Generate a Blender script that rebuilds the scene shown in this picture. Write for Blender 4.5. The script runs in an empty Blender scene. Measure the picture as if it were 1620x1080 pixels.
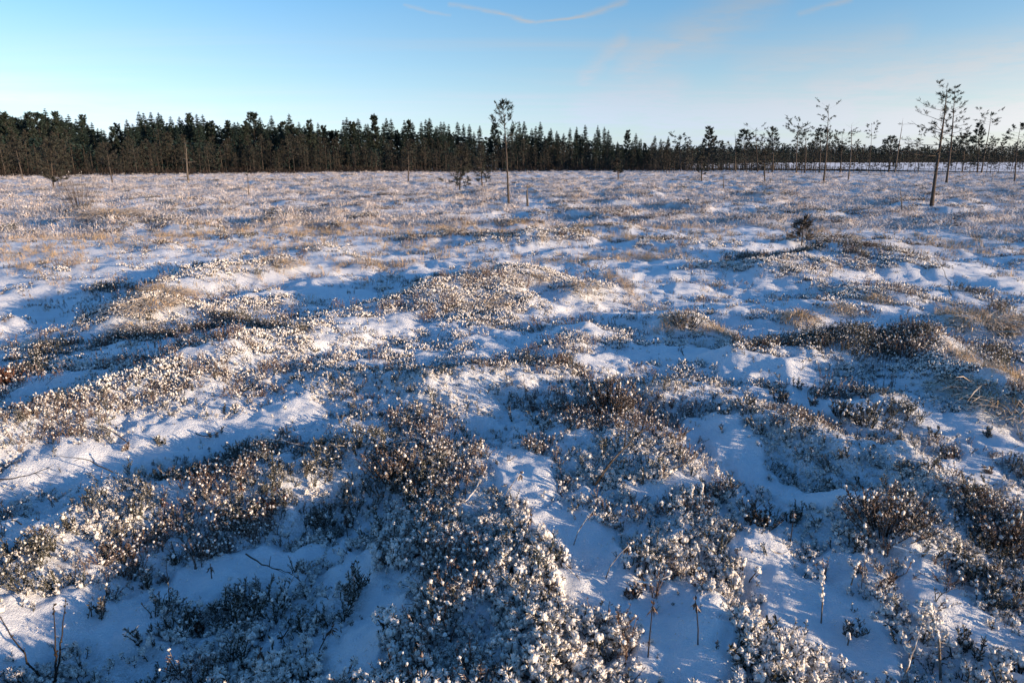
import bpy, bmesh, math, random
import numpy as np
from mathutils import Vector, Matrix

sc = bpy.context.scene
C = sc.collection
R = math.radians

# ------------------------------------------------------------------ camera
FPX = 1050.0                       # focal length in photograph pixels (1620 wide)
PITCH = math.atan(284.0 / FPX)
EYE = 1.65
cam = bpy.data.objects.new('camera', bpy.data.cameras.new('camera'))
C.objects.link(cam)
cam.location = (0, 0, EYE)
cam.rotation_euler = (math.pi / 2 - PITCH, 0, 0)
cam.data.sensor_width = 36.0
cam.data.lens = FPX / 1620.0 * 36.0
cam.data.clip_start = 0.05
cam.data.clip_end = 6000
sc.camera = cam

# ------------------------------------------------------------------ sun, sky, exposure
SUN_AZ, SUN_EL = R(112), R(7.5)      # clockwise from the view direction +Y
sun = bpy.data.objects.new('sun', bpy.data.lights.new('sun', 'SUN'))
C.objects.link(sun)
sun.data.energy = 5.0
sun.data.angle = R(0.6)
sun.data.color = (1.0, 0.71, 0.45)
sdir = Vector((math.sin(SUN_AZ) * math.cos(SUN_EL), math.cos(SUN_AZ) * math.cos(SUN_EL), math.sin(SUN_EL)))
sun.rotation_euler = sdir.to_track_quat('Z', 'Y').to_euler()

sc.view_settings.view_transform = 'Standard'
sc.view_settings.look = 'None'
sc.view_settings.exposure = 0.98
sc.view_settings.gamma = 1
sc.view_settings.use_curve_mapping = False

def ray(px, py):
    a = (px - 810) / FPX; b = (540 - py) / FPX
    cp, sp = math.cos(PITCH), math.sin(PITCH)
    return (a, cp + b * sp, -sp + b * cp)

class NT:
    """small helper for node trees"""
    def __init__(self, tree):
        self.t = tree; self.n = tree.nodes; self.l = tree.links
    def new(self, typ, **kw):
        nd = self.n.new(typ)
        for k, v in kw.items(): setattr(nd, k, v)
        return nd
    def put(self, sock, v):
        if hasattr(v, 'is_linked') or isinstance(v, bpy.types.NodeSocket): self.l.new(v, sock)
        else: sock.default_value = v
    def math(self, op, a, b=None, c=None, clamp=False):
        nd = self.new('ShaderNodeMath', operation=op, use_clamp=clamp)
        self.put(nd.inputs[0], a)
        if b is not None: self.put(nd.inputs[1], b)
        if c is not None: self.put(nd.inputs[2], c)
        return nd.outputs[0]
    def mix(self, f, a, b):
        nd = self.new('ShaderNodeMix', data_type='RGBA')
        self.put(nd.inputs['Factor'], f)
        for s, v in ((nd.inputs[6], a), (nd.inputs[7], b)):
            if isinstance(v, tuple): s.default_value = (v[0], v[1], v[2], 1)
            else: self.l.new(v, s)
        return nd.outputs[2]
    def ramp(self, v, lo, hi, a=0.0, b=1.0):
        nd = self.new('ShaderNodeMapRange', interpolation_type='SMOOTHSTEP')
        self.put(nd.inputs['Value'], v)
        for k, x in (('From Min', lo), ('From Max', hi), ('To Min', a), ('To Max', b)): nd.inputs[k].default_value = x
        return nd.outputs['Result']
    def noise(self, vec, scale, detail=3, rough=0.55, distort=0.0):
        nd = self.new('ShaderNodeTexNoise')
        if vec is not None: self.l.new(vec, nd.inputs['Vector'])
        nd.inputs['Scale'].default_value = scale; nd.inputs['Detail'].default_value = detail
        nd.inputs['Roughness'].default_value = rough; nd.inputs['Distortion'].default_value = distort
        return nd.outputs['Fac']

world = bpy.data.worlds.new('World')
sc.world = world
world.use_nodes = True
wt = NT(world.node_tree)
wt.n.clear()
w_out = wt.new('ShaderNodeOutputWorld')
w_bg = wt.new('ShaderNodeBackground')
sky = wt.new('ShaderNodeTexSky')
sky.sky_type = 'NISHITA'
sky.sun_disc = False
sky.sun_elevation = SUN_EL
sky.sun_rotation = SUN_AZ
sky.altitude = 100
sky.air_density = 1.0
sky.dust_density = 0.15
sky.ozone_density = 3.6
tc = wt.new('ShaderNodeTexCoord')
sep = wt.new('ShaderNodeSeparateXYZ')
wt.l.new(tc.outputs['Generated'], sep.inputs[0])
dx, dy, dz = sep.outputs
# thin high cloud: coordinates on a flat layer far above
zz = wt.math('ADD', wt.math('MAXIMUM', dz, 0.0), 0.06)
comb = wt.new('ShaderNodeCombineXYZ')
wt.l.new(wt.math('DIVIDE', dx, zz), comb.inputs[0]); wt.l.new(wt.math('DIVIDE', dy, zz), comb.inputs[1])
mp = wt.new('ShaderNodeMapping')
mp.inputs['Rotation'].default_value = (0, 0, R(38)); mp.inputs['Scale'].default_value = (0.10, 0.55, 1.0)
mp.inputs['Location'].default_value = (2.7, 0.9, 0)
wt.l.new(comb.outputs[0], mp.inputs['Vector'])
n1 = wt.noise(mp.outputs[0], 1.5, 6, 0.6, 0.6)
n2 = wt.noise(comb.outputs[0], 0.35, 2, 0.5)
cirrus = wt.math('MULTIPLY', wt.ramp(n1, 0.42, 0.72), wt.ramp(n2, 0.30, 0.58))
veil = wt.math('MULTIPLY', wt.ramp(dz, 0.30, 0.0), wt.ramp(wt.noise(mp.outputs[0], 0.6, 4, 0.6), 0.35, 0.75))
low = wt.ramp(dz, 0.34, -0.02)
cl = wt.math('ADD', wt.math('MULTIPLY', cirrus, 0.36), wt.math('ADD', wt.math('MULTIPLY', veil, 0.42), wt.math('MULTIPLY', low, .60)))
# old contrails: soft drifting strokes on the forward half of the sky
yy = wt.math('MAXIMUM', dy, 0.05)
gu = wt.math('DIVIDE', dx, yy); gv = wt.math('DIVIDE', dz, yy)
wob = wt.noise(comb.outputs[0], 3.0, 3, 0.6)
gv2 = wt.math('ADD', gv, wt.math('MULTIPLY', wt.math('SUBTRACT', wob, 0.5), 0.016))
lump = wt.ramp(wt.noise(comb.outputs[0], 3.0, 5, 0.7), 0.32, 0.60, .35, 1.0)
trails = None
for (x0, y0, x1, y1, wd, am) in ((640, 8, 712, 26, 3.0, .30), (712, 8, 790, 22, 4.5, .50), (790, 22, 848, 38, 3.5, .65), (848, 38, 925, 24, 3.5, .65), (925, 24, 990, 2, 6, .45),
                                 (1265, 24, 1345, -2, 6, .35), (925, 122, 985, 64, 9, .34), (1000, 105, 1110, 52, 22, .36), (1085, 60, 1210, -10, 24, .34), (0, 150, 330, 190, 16, .2), (930, 180, 1060, 145, 22, .34), (1040, 190, 1330, 168, 24, .34), (1300, 150, 1640, 75, 30, .30), (1400, 200, 1660, 160, 20, .34), (1180, 120, 1420, 60, 22, .2)):
    A = ray(x0, y0); B = ray(x1, y1)
    au, av = A[0] / A[1], A[2] / A[1]; bu, bv = B[0] / B[1] - au, B[2] / B[1] - av
    L2 = bu * bu + bv * bv
    pu = wt.math('SUBTRACT', gu, au); pv = wt.math('SUBTRACT', gv2, av)
    t = wt.math('DIVIDE', wt.math('ADD', wt.math('MULTIPLY', pu, bu), wt.math('MULTIPLY', pv, bv)), L2, clamp=True)
    eu = wt.math('SUBTRACT', pu, wt.math('MULTIPLY', t, bu)); ev = wt.math('SUBTRACT', pv, wt.math('MULTIPLY', t, bv))
    d = wt.math('SQRT', wt.math('ADD', wt.math('MULTIPLY', eu, eu), wt.math('MULTIPLY', ev, ev)))
    f = wt.math('MULTIPLY', wt.ramp(d, wd / FPX * (1.35 if wd < 8 else 2.3), -wd / FPX * .4), am * (1.6 if wd < 8 else 1.4))
    trails = f if trails is None else wt.math('MAXIMUM', trails, f)
trails = wt.math('MULTIPLY', wt.math('MULTIPLY', trails, lump), wt.ramp(dy, 0.05, 0.2))
cl = wt.math('ADD', cl, trails, clamp=True)
# a cloud is as bright as the sky's own whiter light at its place
bw = wt.new('ShaderNodeRGBToBW'); wt.l.new(sky.outputs[0], bw.inputs[0])
toward = wt.math('ADD', wt.math('MULTIPLY', dx, math.sin(SUN_AZ)), wt.math('MULTIPLY', dy, math.cos(SUN_AZ)))
tint = wt.mix(wt.math('MULTIPLY', wt.ramp(toward, -.35, .75), wt.ramp(dz, .45, 0.0)), (.90, 1.06, 1.24), (1.28, 1.18, 1.08))
vm = wt.new('ShaderNodeVectorMath', operation='SCALE'); wt.l.new(tint, vm.inputs[0]); wt.l.new(bw.outputs[0], vm.inputs['Scale'])
hsv = wt.new('ShaderNodeHueSaturation'); hsv.inputs['Saturation'].default_value = 1.10
wt.l.new(wt.mix(cl, sky.outputs[0], vm.outputs[0]), hsv.inputs['Color']); wt.l.new(hsv.outputs[0], w_bg.inputs['Color'])
w_bg.inputs['Strength'].default_value = 0.15
wt.l.new(w_bg.outputs[0], w_out.inputs['Surface'])

# ------------------------------------------------------------------ numeric noise and terrain
def _hash(ix, iy, seed):
    h = (ix.astype(np.int64) * 374761393 + iy.astype(np.int64) * 668265263 + seed * 1274126177) & 0xFFFFFFFF
    h = ((h ^ (h >> 13)) * 1103515245) & 0xFFFFFFFF
    h = ((h ^ (h >> 16)) * 2654435761) & 0xFFFFFFFF
    return (h ^ (h >> 15)) & 0xFFFF
def noise2(x, y, seed=0):
    x = np.asarray(x, float); y = np.asarray(y, float)
    ix = np.floor(x); iy = np.floor(y); fx = x - ix; fy = y - iy
    u = fx * fx * fx * (fx * (fx * 6 - 15) + 10); v = fy * fy * fy * (fy * (fy * 6 - 15) + 10)
    def g(ox, oy):
        a = _hash(ix + ox, iy + oy, seed) * (2 * math.pi / 65536.0)
        return np.cos(a) * (fx - ox) + np.sin(a) * (fy - oy)
    a = g(0, 0) * (1 - u) + g(1, 0) * u; b = g(0, 1) * (1 - u) + g(1, 1) * u
    return (a * (1 - v) + b * v) * 1.5
def sstep(a, b, x):
    t = np.clip((x - a) / (b - a), 0, 1)
    return t * t * (3 - 2 * t)
def plane_pt(px, py, z=0.0):
    d = ray(px, py); t = (z - EYE) / d[2]
    return d[0] * t, d[1] * t
def capsules(defs):
    """px strokes -> ground strokes: [((x0,y0),(x1,y1), r0, r1, amount)]"""
    out = []
    for pts, rpx, amt in defs:
        z = 0.0
        g = [plane_pt(p[0], p[1], z) for p in pts]
        rr = [rpx / FPX * math.hypot(q[0], q[1], EYE) for q in g]
        if len(g) == 1: out.append((g[0], g[0], rr[0], rr[0], amt))
        for i in range(len(g) - 1): out.append((g[i], g[i + 1], rr[i], rr[i + 1], amt))
    return out
def cap_dist(x, y, c):
    (ax, ay), (bx, by), r0, r1, amt = c
    vx, vy = bx - ax, by - ay
    L = vx * vx + vy * vy
    t = np.clip(((x - ax) * vx + (y - ay) * vy) / L, 0, 1) if L > 1e-9 else np.zeros_like(x)
    d = np.hypot(x - ax - t * vx, y - ay - t * vy)
    return d / (r0 + t * (r1 - r0))

# hummocks and ridges of the bog: strokes on the ground with a height in metres
RIDGES = capsules([
    ([(850, 1140), (800, 990), (740, 830)], 150, .14),
    ([(1080, 900), (1150, 850)], 90, .13),
    ([(940, 650), (1010, 720), (1040, 770)], 85, .15),
    ([(1070, 655), (1240, 690), (1400, 745), (1530, 830)], 75, .22),
    ([(1400, 830)], 110, .20),
    ([(1580, 860)], 90, .16),
    ([(1000, 1090), (1090, 1060)], 100, .10),
    ([(60, 690), (200, 625), (370, 575), (470, 548)], 62, .26),
    ([(480, 610), (700, 640), (860, 600)], 70, .16),
    ([(400, 770), (560, 740), (660, 740)], 70, .12),
    ([(215, 505), (255, 470), (340, 440), (450, 425)], 48, .34),
    ([(690, 478), (770, 468), (820, 455)], 72, .40),
    ([(905, 470), (940, 462)], 34, .25),
    ([(1260, 508)], 36, .12), ([(1325, 495)], 30, .10), ([(1390, 478)], 38, .12), ([(1545, 520)], 48, .14),
    ([(1180, 580), (1330, 570), (1450, 566), (1560, 630), (1640, 660)], 58, .26),
    ([(1230, 435), (1330, 420), (1440, 428)], 56, .34),
    ([(1280, 392), (1400, 392)], 34, .30),
    ([(930, 530), (880, 560)], 40, .14),
    ([(1090, 520)], 40, .20), ([(1360, 660)], 50, .14),
    ([(110, 340), (190, 345)], 30, .30), ([(420, 360), (480, 352)], 26, .28),
    ([(850, 385), (900, 380)], 30, .30), ([(980, 325)], 22, .3), ([(1370, 345), (1500, 335)], 26, .35),
    ([(1540, 303), (1640, 303)], 16, .35), ([(560, 360)], 28, .26), ([(720, 318)], 20, .3),
])
HOLLOWS = capsules([
    ([(60, 1060), (300, 930), (480, 850)], 170, .18), ([(60, 780), (350, 700)], 70, .12), ([(560, 960)], 70, .14),
    ([(40, 560), (150, 480)], 110, .20), ([(1220, 780)], 60, .06), ([(1280, 960), (1340, 1040)], 70, .06),
    ([(1150, 600)], 70, .06), ([(560, 470), (450, 490)], 70, .12), ([(1040, 480)], 70, .08), ([(1580, 560)], 60, .1),
    ([(1560, 720)], 80, .08),
])
SNOW = capsules([
    ([(40, 770), (180, 720), (420, 668)], 42, 1), ([(30, 1000), (180, 950), (340, 875)], 42, 1), ([(560, 880), (610, 960), (560, 1040)], 46, 1),
    ([(820, 745), (850, 790)], 34, 1), ([(880, 830), (940, 900)], 30, 1), ([(1000, 800), (1060, 790)], 24, .8), ([(960, 960), (1060, 1000), (1070, 1080)], 55, 1), ([(1110, 700), (1200, 770), (1300, 800)], 30, 1),
    ([(1210, 900), (1260, 950), (1360, 1050)], 44, 1), ([(1470, 940), (1560, 1000)], 42, 1), ([(1540, 770), (1600, 750)], 26, 1),
    ([(1420, 670), (1560, 700), (1640, 720)], 34, 1), ([(1150, 600), (1290, 612), (1310, 650)], 28, 1), ([(1040, 560), (1120, 580)], 30, 1), ([(930, 590), (1000, 560)], 22, 1),
    ([(430, 535), (660, 522)], 12, 1), ([(1000, 480), (1150, 490)], 26, 1), ([(1340, 452), (1500, 452)], 16, 1), ([(820, 540), (900, 530)], 24, 1),
    ([(560, 440), (480, 450)], 16, 1), ([(330, 590), (280, 600)], 18, .6), ([(200, 440), (120, 400)], 40, .7), ([(1480, 560), (1600, 640)], 22, .6), ([(1580, 460), (1500, 420)], 26, .9),
    ([(1180, 380), (1100, 400)], 24, .9), ([(950, 420), (1100, 440)], 22, .8), ([(120, 560)], 30, .7), ([(350, 890), (520, 850)], 20, .8), ([(430, 900)], 22, .8),
    ([(300, 560)], 20, .5), ([(1310, 640)], 22, 1), ([(1530, 870)], 18, .7),
])
DARK = capsules([
    ([(340, 750), (470, 730), (600, 720)], 75, 1), ([(20, 920), (140, 880), (260, 830)], 46, 1), ([(290, 950), (440, 960), (540, 930)], 36, .9), ([(500, 790), (640, 760)], 46, 1),
    ([(350, 830), (430, 800)], 46, 1), ([(170, 1050), (330, 1040)], 36, .8), ([(740, 590), (860, 590)], 30, .6), ([(1560, 850), (1620, 830)], 50, .9), ([(1440, 850)], 60, .5), ([(1500, 920), (1610, 940)], 40, .8),
    ([(1180, 575), (1280, 580), (1420, 560)], 34, .9), ([(1340, 640), (1420, 670)], 20, 1), ([(440, 540), (330, 520), (180, 545)], 26, .9), ([(150, 460), (260, 450)], 22, .9),
    ([(600, 450), (700, 440)], 26, .6), ([(1180, 415), (1300, 420), (1440, 425)], 28, 1), ([(1340, 345), (1600, 350)], 14, .9), ([(330, 425), (400, 440)], 16, .9), ([(200, 520)], 20, .9),
    ([(1240, 630)], 8, 1), ([(1560, 470), (1600, 600)], 20, .7), ([(860, 380)], 14, .8), ([(470, 355)], 14, .7), ([(40, 600), (110, 540)], 30, .8),
])
GRASSY = capsules([
    ([(260, 475), (240, 490)], 26, 1), ([(1500, 580), (1640, 660)], 22, .9), ([(1060, 530), (1150, 530)], 20, .7), ([(1540, 510), (1600, 520)], 30, 1), ([(1100, 545)], 18, .8),
    ([(960, 440), (1010, 480)], 20, .7), ([(560, 420), (640, 415)], 26, .7), ([(100, 420), (60, 400)], 40, .6), ([(880, 415), (1080, 410)], 24, .8),
])

def field(x, y, caps, soft=0.35, warp=True, seed=40):
    if warp:
        d0 = np.hypot(x, y)
        s = np.clip(d0 * 0.12, 0.12, 0.9)
        x = x + noise2(x / s, y / s, seed) * 0.45 * s; y = y + noise2(x / s, y / s, seed + 1) * 0.45 * s
        x = x + noise2(x / s * 3.3, y / s * 3.3, seed + 2) * 0.22 * s; y = y + noise2(x / s * 3.3, y / s * 3.3, seed + 3) * 0.22 * s
    out = np.zeros_like(x)
    for c in caps:
        out = np.maximum(out, c[4] * sstep(1 + soft, 1 - soft, cap_dist(x, y, c)))
    return out
def bell(x, y, caps):
    s = 0.45
    wx = x + noise2(x / s, y / s, 5) * 0.10 + noise2(x / 1.3, y / 1.3, 6) * 0.16
    wy = y + noise2(x / s, y / s, 7) * 0.10 + noise2(x / 1.3, y / 1.3, 8) * 0.16
    acc = np.zeros_like(x)
    for c in caps:
        d = cap_dist(wx, wy, c)
        acc += (c[4] * np.exp(-np.clip(d, 0, 6) ** 2 * 0.9)) ** 4
    return acc ** 0.25
SNOW_W = [(a_, b_, r0_ * 1.32, r1_ * 1.32, m_) for a_, b_, r0_, r1_, m_ in SNOW]
def hummocks(x, y):
    """generic hummocks of the open bog beyond the near ones"""
    w = noise2(x / 5, y / 5, 11)
    n = noise2(x / 2.6 + w, y / 2.1, 12) + 0.5 * noise2(x / 1.2, y / 1.0, 13)
    m = noise2(x / 7.5, y / 6.0, 14)
    return sstep(0.0, 0.75, n + 0.35 * m)
def snow_mask(x, y):
    d = np.hypot(x, y)
    near = field(x, y, SNOW_W, .40)
    g = sstep(0.10, -0.35, noise2(x / 1.3, y / 1.1, 21) + 0.7 * noise2(x / .42, y / .38, 22)) * (0.62 + .2 * sstep(4, 14, d))
    keepoff = 1 - .9 * hummocks(x, y) * sstep(8, 16, d)
    return np.clip(np.maximum(near * keepoff, g * keepoff * (1 - .8 * np.clip(bell(x, y, RIDGES) / .2, 0, 1))), 0, 1)
def height(x, y):
    x = np.asarray(x, float); y = np.asarray(y, float)
    d = np.hypot(x, y)
    far = sstep(7, 22, d)
    h = bell(x, y, RIDGES) * .60 - bell(x, y, HOLLOWS) * .55
    h = h + hummocks(x, y) * (0.05 + 0.17 * far) * (1 - .75 * sstep(90, 130, d))
    h = h + 0.06 * noise2(x / 6, y / 6, 15) + .10 * far * noise2(x / 17, y / 14, 16)
    sm = snow_mask(x, y)
    rough = 1 - 0.6 * sm
    h = h + 0.050 * noise2(x / .62, y / .62, 17) * (0.5 + .5 * rough) + (0.028 * noise2(x / .22, y / .22, 18) + 0.012 * noise2(x / .08, y / .08, 19)) * rough
    h = h + 0.015 * noise2(x / .2, y / .3, 20) + .035 * sm * sstep(40, 10, d) + .006 * noise2(x / .06, y / .06, 93) + .008 * noise2(x / .12, y / .16, 94)
    nearw = sstep(8, 4, d)
    h = h + nearw * (.036 * (np.abs(noise2(x / .17, y / .17, 91)) - .2) + .018 * (np.abs(noise2(x / .075, y / .075, 92)) - .2)) * (1 - .75 * field(x, y, SNOW, .5))
    h = np.where(d > 130, h * 0.3, h)
    return h
def hz(x, y): return float(height(np.array([x]), np.array([y]))[0])
def ground_pt(px, py):
    d = np.array(ray(px, py)); lo, hi = (4.0, 170.0) if py < 420 else (0.8, 30.0)
    for n in (700, 60):
        t = np.linspace(lo, hi, n); X, Y, Z = d[0] * t, d[1] * t, EYE + d[2] * t
        below = Z < height(X, Y)
        i = int(np.argmax(below)) if below.any() else len(t) - 1
        lo, hi = t[max(i - 1, 0)], t[i]
    return Vector((X[i], Y[i], hz(X[i], Y[i])))

# ------------------------------------------------------------------ materials
def new_mat(name):
    m = bpy.data.materials.new(name); m.use_nodes = True
    t = NT(m.node_tree)
    b = t.n['Principled BSDF']
    b.inputs['Roughness'].default_value = 0.8
    b.inputs['Specular IOR Level'].default_value = 0.25
    return m, t, b
def frosted(name, colors, frost=0.5, lo=0.35, hi=0.85, rough=.75, scale=60.0):
    """plant tissue with rime lying on the faces that look up or down"""
    m, t, b = new_mat(name)
    oi = t.new('ShaderNodeObjectInfo'); geo = t.new('ShaderNodeNewGeometry'); co = t.new('ShaderNodeTexCoord')
    base = t.mix(oi.outputs['Random'], colors[0], colors[1])
    base = t.mix(t.ramp(t.noise(co.outputs['Object'], scale * .3, 2), .35, .7), base, colors[2] if len(colors) > 2 else colors[0])
    s = t.new('ShaderNodeSeparateXYZ'); t.l.new(geo.outputs['True Normal'], s.inputs[0])
    nz = t.math('ABSOLUTE', s.outputs[2])
    f = t.math('MULTIPLY', t.ramp(nz, lo, hi), t.ramp(t.noise(co.outputs['Object'], scale, 3), .35, .6))
    f = t.math('MULTIPLY', f, frost)
    t.l.new(t.mix(f, base, (.84, .85, .87)), b.inputs['Base Color'])
    b.inputs['Roughness'].default_value = rough
    return m
m_rime, t, b = new_mat('rime_frost')
co = t.new('ShaderNodeTexCoord'); oi = t.new('ShaderNodeObjectInfo')
t.l.new(t.mix(t.ramp(t.noise(co.outputs['Object'], 240, 3, .7), .28, .55), (.42, .36, .28), t.mix(oi.outputs['Random'], (.86, .86, .87), (.80, .79, .78))), b.inputs['Base Color'])
bm_ = t.new('ShaderNodeBump'); bm_.inputs['Strength'].default_value = .7; bm_.inputs['Distance'].default_value = .004
t.l.new(t.noise(co.outputs['Object'], 420, 3, .7), bm_.inputs['Height']); t.l.new(bm_.outputs[0], b.inputs['Normal'])
b.inputs['Roughness'].default_value = .6
m_heather = frosted('heather_leaves', [(.020, .028, .018), (.040, .034, .022), (.028, .030, .020)], .85, .25, .8)
m_frostleaf = frosted('rimed_leaves', [(.045, .034, .020), (.070, .042, .026), (.026, .021, .015)], .42, .4, .9)
m_brown = frosted('brown_shoots', [(.080, .044, .028), (.125, .074, .052), (.060, .038, .028)], .7, .2, .8)
m_rust = frosted('rusty_leaves', [(.12, .045, .022), (.16, .065, .035), (.08, .032, .02)], .3)
m_twig = frosted('dark_twig', [(.014, .011, .010), (.028, .021, .017), (.02, .015, .012)], .12, .6, .95)
m_rimetwig = frosted('rimed_twig', [(.10, .08, .06), (.16, .12, .09), (.3, .28, .26)], .95, .05, .5)
m_grass = frosted('bleached_grass', [(.42, .31, .19), (.50, .39, .25), (.34, .24, .14)], .38, .3, .95, .7, 25)
m_fargrass = frosted('far_bleached_grass', [(.36, .27, .21), (.48, .40, .35), (.32, .25, .22)], .85, .0, .7, .8, 12)

def bark_mat(name, a, bcol, c):
    m, t, b = new_mat(name)
    co = t.new('ShaderNodeTexCoord'); oi = t.new('ShaderNodeObjectInfo')
    mp = t.new('ShaderNodeMapping'); mp.inputs['Scale'].default_value = (9, 9, 2.2); t.l.new(co.outputs['Object'], mp.inputs[0])
    n = t.noise(mp.outputs[0], 3, 5, .65)
    col = t.mix(t.ramp(n, .35, .65), a, bcol)
    col = t.mix(t.math('MULTIPLY', oi.outputs['Random'], .6), col, c)
    t.l.new(col, b.inputs['Base Color'])
    bp = t.new('ShaderNodeBump'); bp.inputs['Strength'].default_value = .6; bp.inputs['Distance'].default_value = .02
    t.l.new(n, bp.inputs['Height']); t.l.new(bp.outputs[0], b.inputs['Normal'])
    b.inputs['Roughness'].default_value = .9
    return m
m_bark = bark_mat('pine_bark', (.040, .034, .031), (.095, .080, .071), (.060, .047, .038))
m_shadebark = bark_mat('spruce_bark', (.03, .026, .022), (.06, .05, .044), (.04, .034, .03))
m_deadwood = bark_mat('grey_deadwood', (.07, .058, .05), (.17, .145, .125), (.09, .08, .07))
def needle_mat(name, a, bcol, c):
    m, t, b = new_mat(name)
    oi = t.new('ShaderNodeObjectInfo'); co = t.new('ShaderNodeTexCoord')
    col = t.mix(oi.outputs['Random'], a, bcol)
    col = t.mix(t.ramp(t.noise(co.outputs['Object'], 1.4, 3), .4, .65), col, c)
    t.l.new(col, b.inputs['Base Color']); b.inputs['Roughness'].default_value = .7
    return m
m_spruce = needle_mat('spruce_needles', (.010, .026, .024), (.018, .034, .028), (.008, .020, .020))
m_pine = needle_mat('pine_needles', (.014, .030, .026), (.022, .038, .030), (.026, .032, .026))
m_scrub = needle_mat('scrub_pine_needles', (.022, .030, .025), (.036, .037, .030), (.034, .031, .027))

# ground: snow with plant litter showing where the heath grows
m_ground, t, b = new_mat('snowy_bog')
co = t.new('ShaderNodeTexCoord'); P = co.outputs['Object']
av = t.new('ShaderNodeAttribute', attribute_name='veg'); ag = t.new('ShaderNodeAttribute', attribute_name='grass')
fine = t.noise(P, 34, 5, .7); mid = t.noise(P, 7, 4, .65); tiny = t.noise(P, 130, 3, .7)
litter = t.mix(t.ramp(mid, .35, .65), (.045, .034, .022), (.085, .055, .032))
straw = t.mix(t.ramp(fine, .3, .7), (.40, .32, .27), (.60, .53, .48))
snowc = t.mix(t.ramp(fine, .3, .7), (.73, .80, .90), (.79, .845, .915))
vf = t.math('MULTIPLY', t.math('MULTIPLY', av.outputs['Fac'], .5), t.ramp(t.math('ADD', t.math('MULTIPLY', fine, .6), t.math('MULTIPLY', tiny, .4)), .46, .60))
gf = t.math('MULTIPLY', ag.outputs['Fac'], t.ramp(t.math('ADD', t.math('MULTIPLY', mid, .5), t.math('MULTIPLY', tiny, .5)), .36, .58))
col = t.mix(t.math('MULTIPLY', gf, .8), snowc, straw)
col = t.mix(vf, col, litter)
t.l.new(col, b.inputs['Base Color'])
bp = t.new('ShaderNodeBump'); bp.inputs['Strength'].default_value = .85; bp.inputs['Distance'].default_value = .018
t.l.new(t.math('ADD', t.noise(P, 60, 5, .75), t.math('MULTIPLY', tiny, .6)), bp.inputs['Height']); t.l.new(bp.outputs[0], b.inputs['Normal'])
b.inputs['Roughness'].default_value = .55
b.inputs['Subsurface Weight'].default_value = 0.0
m_field, t, b = new_mat('open_snow')
co = t.new('ShaderNodeTexCoord')
t.l.new(t.mix(t.ramp(t.noise(co.outputs['Object'], .08, 4), .4, .7), (.86, .86, .88), (.80, .79, .79)), b.inputs['Base Color'])

# ------------------------------------------------------------------ mesh helpers
class MB:
    def __init__(self): self.v = []; self.f = []; self.m = []
    def add(self, verts, faces, mi=0):
        o = len(self.v); self.v.extend(verts)
        for f in faces: self.f.append(tuple(i + o for i in f)); self.m.append(mi)
    def tube(self, pts, rad, sides=5, mi=0, cap=True):
        pts = [Vector(p) for p in pts]; n = len(pts); V = []
        up = Vector((.3, .9, .2))
        for i, p in enumerate(pts):
            d = (pts[min(i + 1, n - 1)] - pts[max(i - 1, 0)])
            d = d.normalized() if d.length > 1e-9 else Vector((0, 0, 1))
            if abs(d.dot(up)) > .95: up = Vector((1, 0, .1))
            a = d.cross(up).normalized(); c = d.cross(a)
            for k in range(sides):
                th = 2 * math.pi * k / sides
                V.append(tuple(p + (a * math.cos(th) + c * math.sin(th)) * rad[i]))
        F = []
        for i in range(n - 1):
            for k in range(sides):
                k2 = (k + 1) % sides
                F.append((i * sides + k, i * sides + k2, (i + 1) * sides + k2, (i + 1) * sides + k))
        if cap:
            F.append(tuple(range((n - 1) * sides, n * sides)))
            F.append(tuple(range(sides))[::-1])
        self.add(V, F, mi)
    def leaf(self, p, d, ln, wd, rng, mi=0, fold=.25):
        d = Vector(d).normalized()
        s = d.cross(Vector((rng.gauss(0, 1), rng.gauss(0, 1), rng.gauss(0, 1) + .3)))
        s = s.normalized() if s.length > 1e-6 else Vector((1, 0, 0))
        u = d.cross(s) * (wd * fold)
        p = Vector(p)
        self.add([tuple(p), tuple(p + d * ln * .5 + s * wd * .5 + u), tuple(p + d * ln), tuple(p + d * ln * .5 - s * wd * .5 + u)], [(0, 1, 2), (0, 2, 3)], mi)
    def blade(self, pts, wd, side, mi=0):
        V = []; n = len(pts); side = Vector(side)
        for i, p in enumerate(pts[:-1]):
            w = wd * (1 - .55 * i / n)
            V += [tuple(Vector(p) - side * w * .5), tuple(Vector(p) + side * w * .5)]
        V.append(tuple(pts[-1])); F = []
        for i in range(n - 2): F.append((2 * i, 2 * i + 1, 2 * i + 3, 2 * i + 2))
        F.append((2 * n - 4, 2 * n - 3, 2 * n - 2)); self.add(V, F, mi)
    def ball(self, c, r, rng, sub=2, rough=.25, mi=0, squash=1.0):
        V, F = ICO[sub]
        ph = [rng.uniform(0, 6.28) for _ in range(6)]
        out = []
        for x, y, z in V:
            k = 1 + rough * (.5 * math.sin(3.1 * x + 2.3 * y + ph[0]) + .5 * math.sin(3.7 * y + 2.9 * z + ph[1]) + .4 * math.sin(6.5 * x - 5.3 * z + ph[2]) + .35 * math.sin(9 * y + 7 * x + ph[3])) + rng.uniform(-rough, rough) * .35
            out.append((c[0] + x * r * k, c[1] + y * r * k, c[2] + z * r * k * squash))
        self.add(out, F, mi)
    def mesh(self, name, mats, smooth=True):
        me = bpy.data.meshes.new(name)
        me.from_pydata([tuple(v) for v in self.v], [], self.f)
        for m in mats: me.materials.append(m)
        me.polygons.foreach_set('material_index', self.m)
        me.polygons.foreach_set('use_smooth', [smooth] * len(self.f))
        me.update()
        return me
    def build(self, name, mats, parent=None, loc=(0, 0, 0), smooth=True):
        o = bpy.data.objects.new(name, self.mesh(name, mats, smooth))
        C.objects.link(o); o.parent = parent; o.location = loc
        return o
ICO = {}
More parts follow.
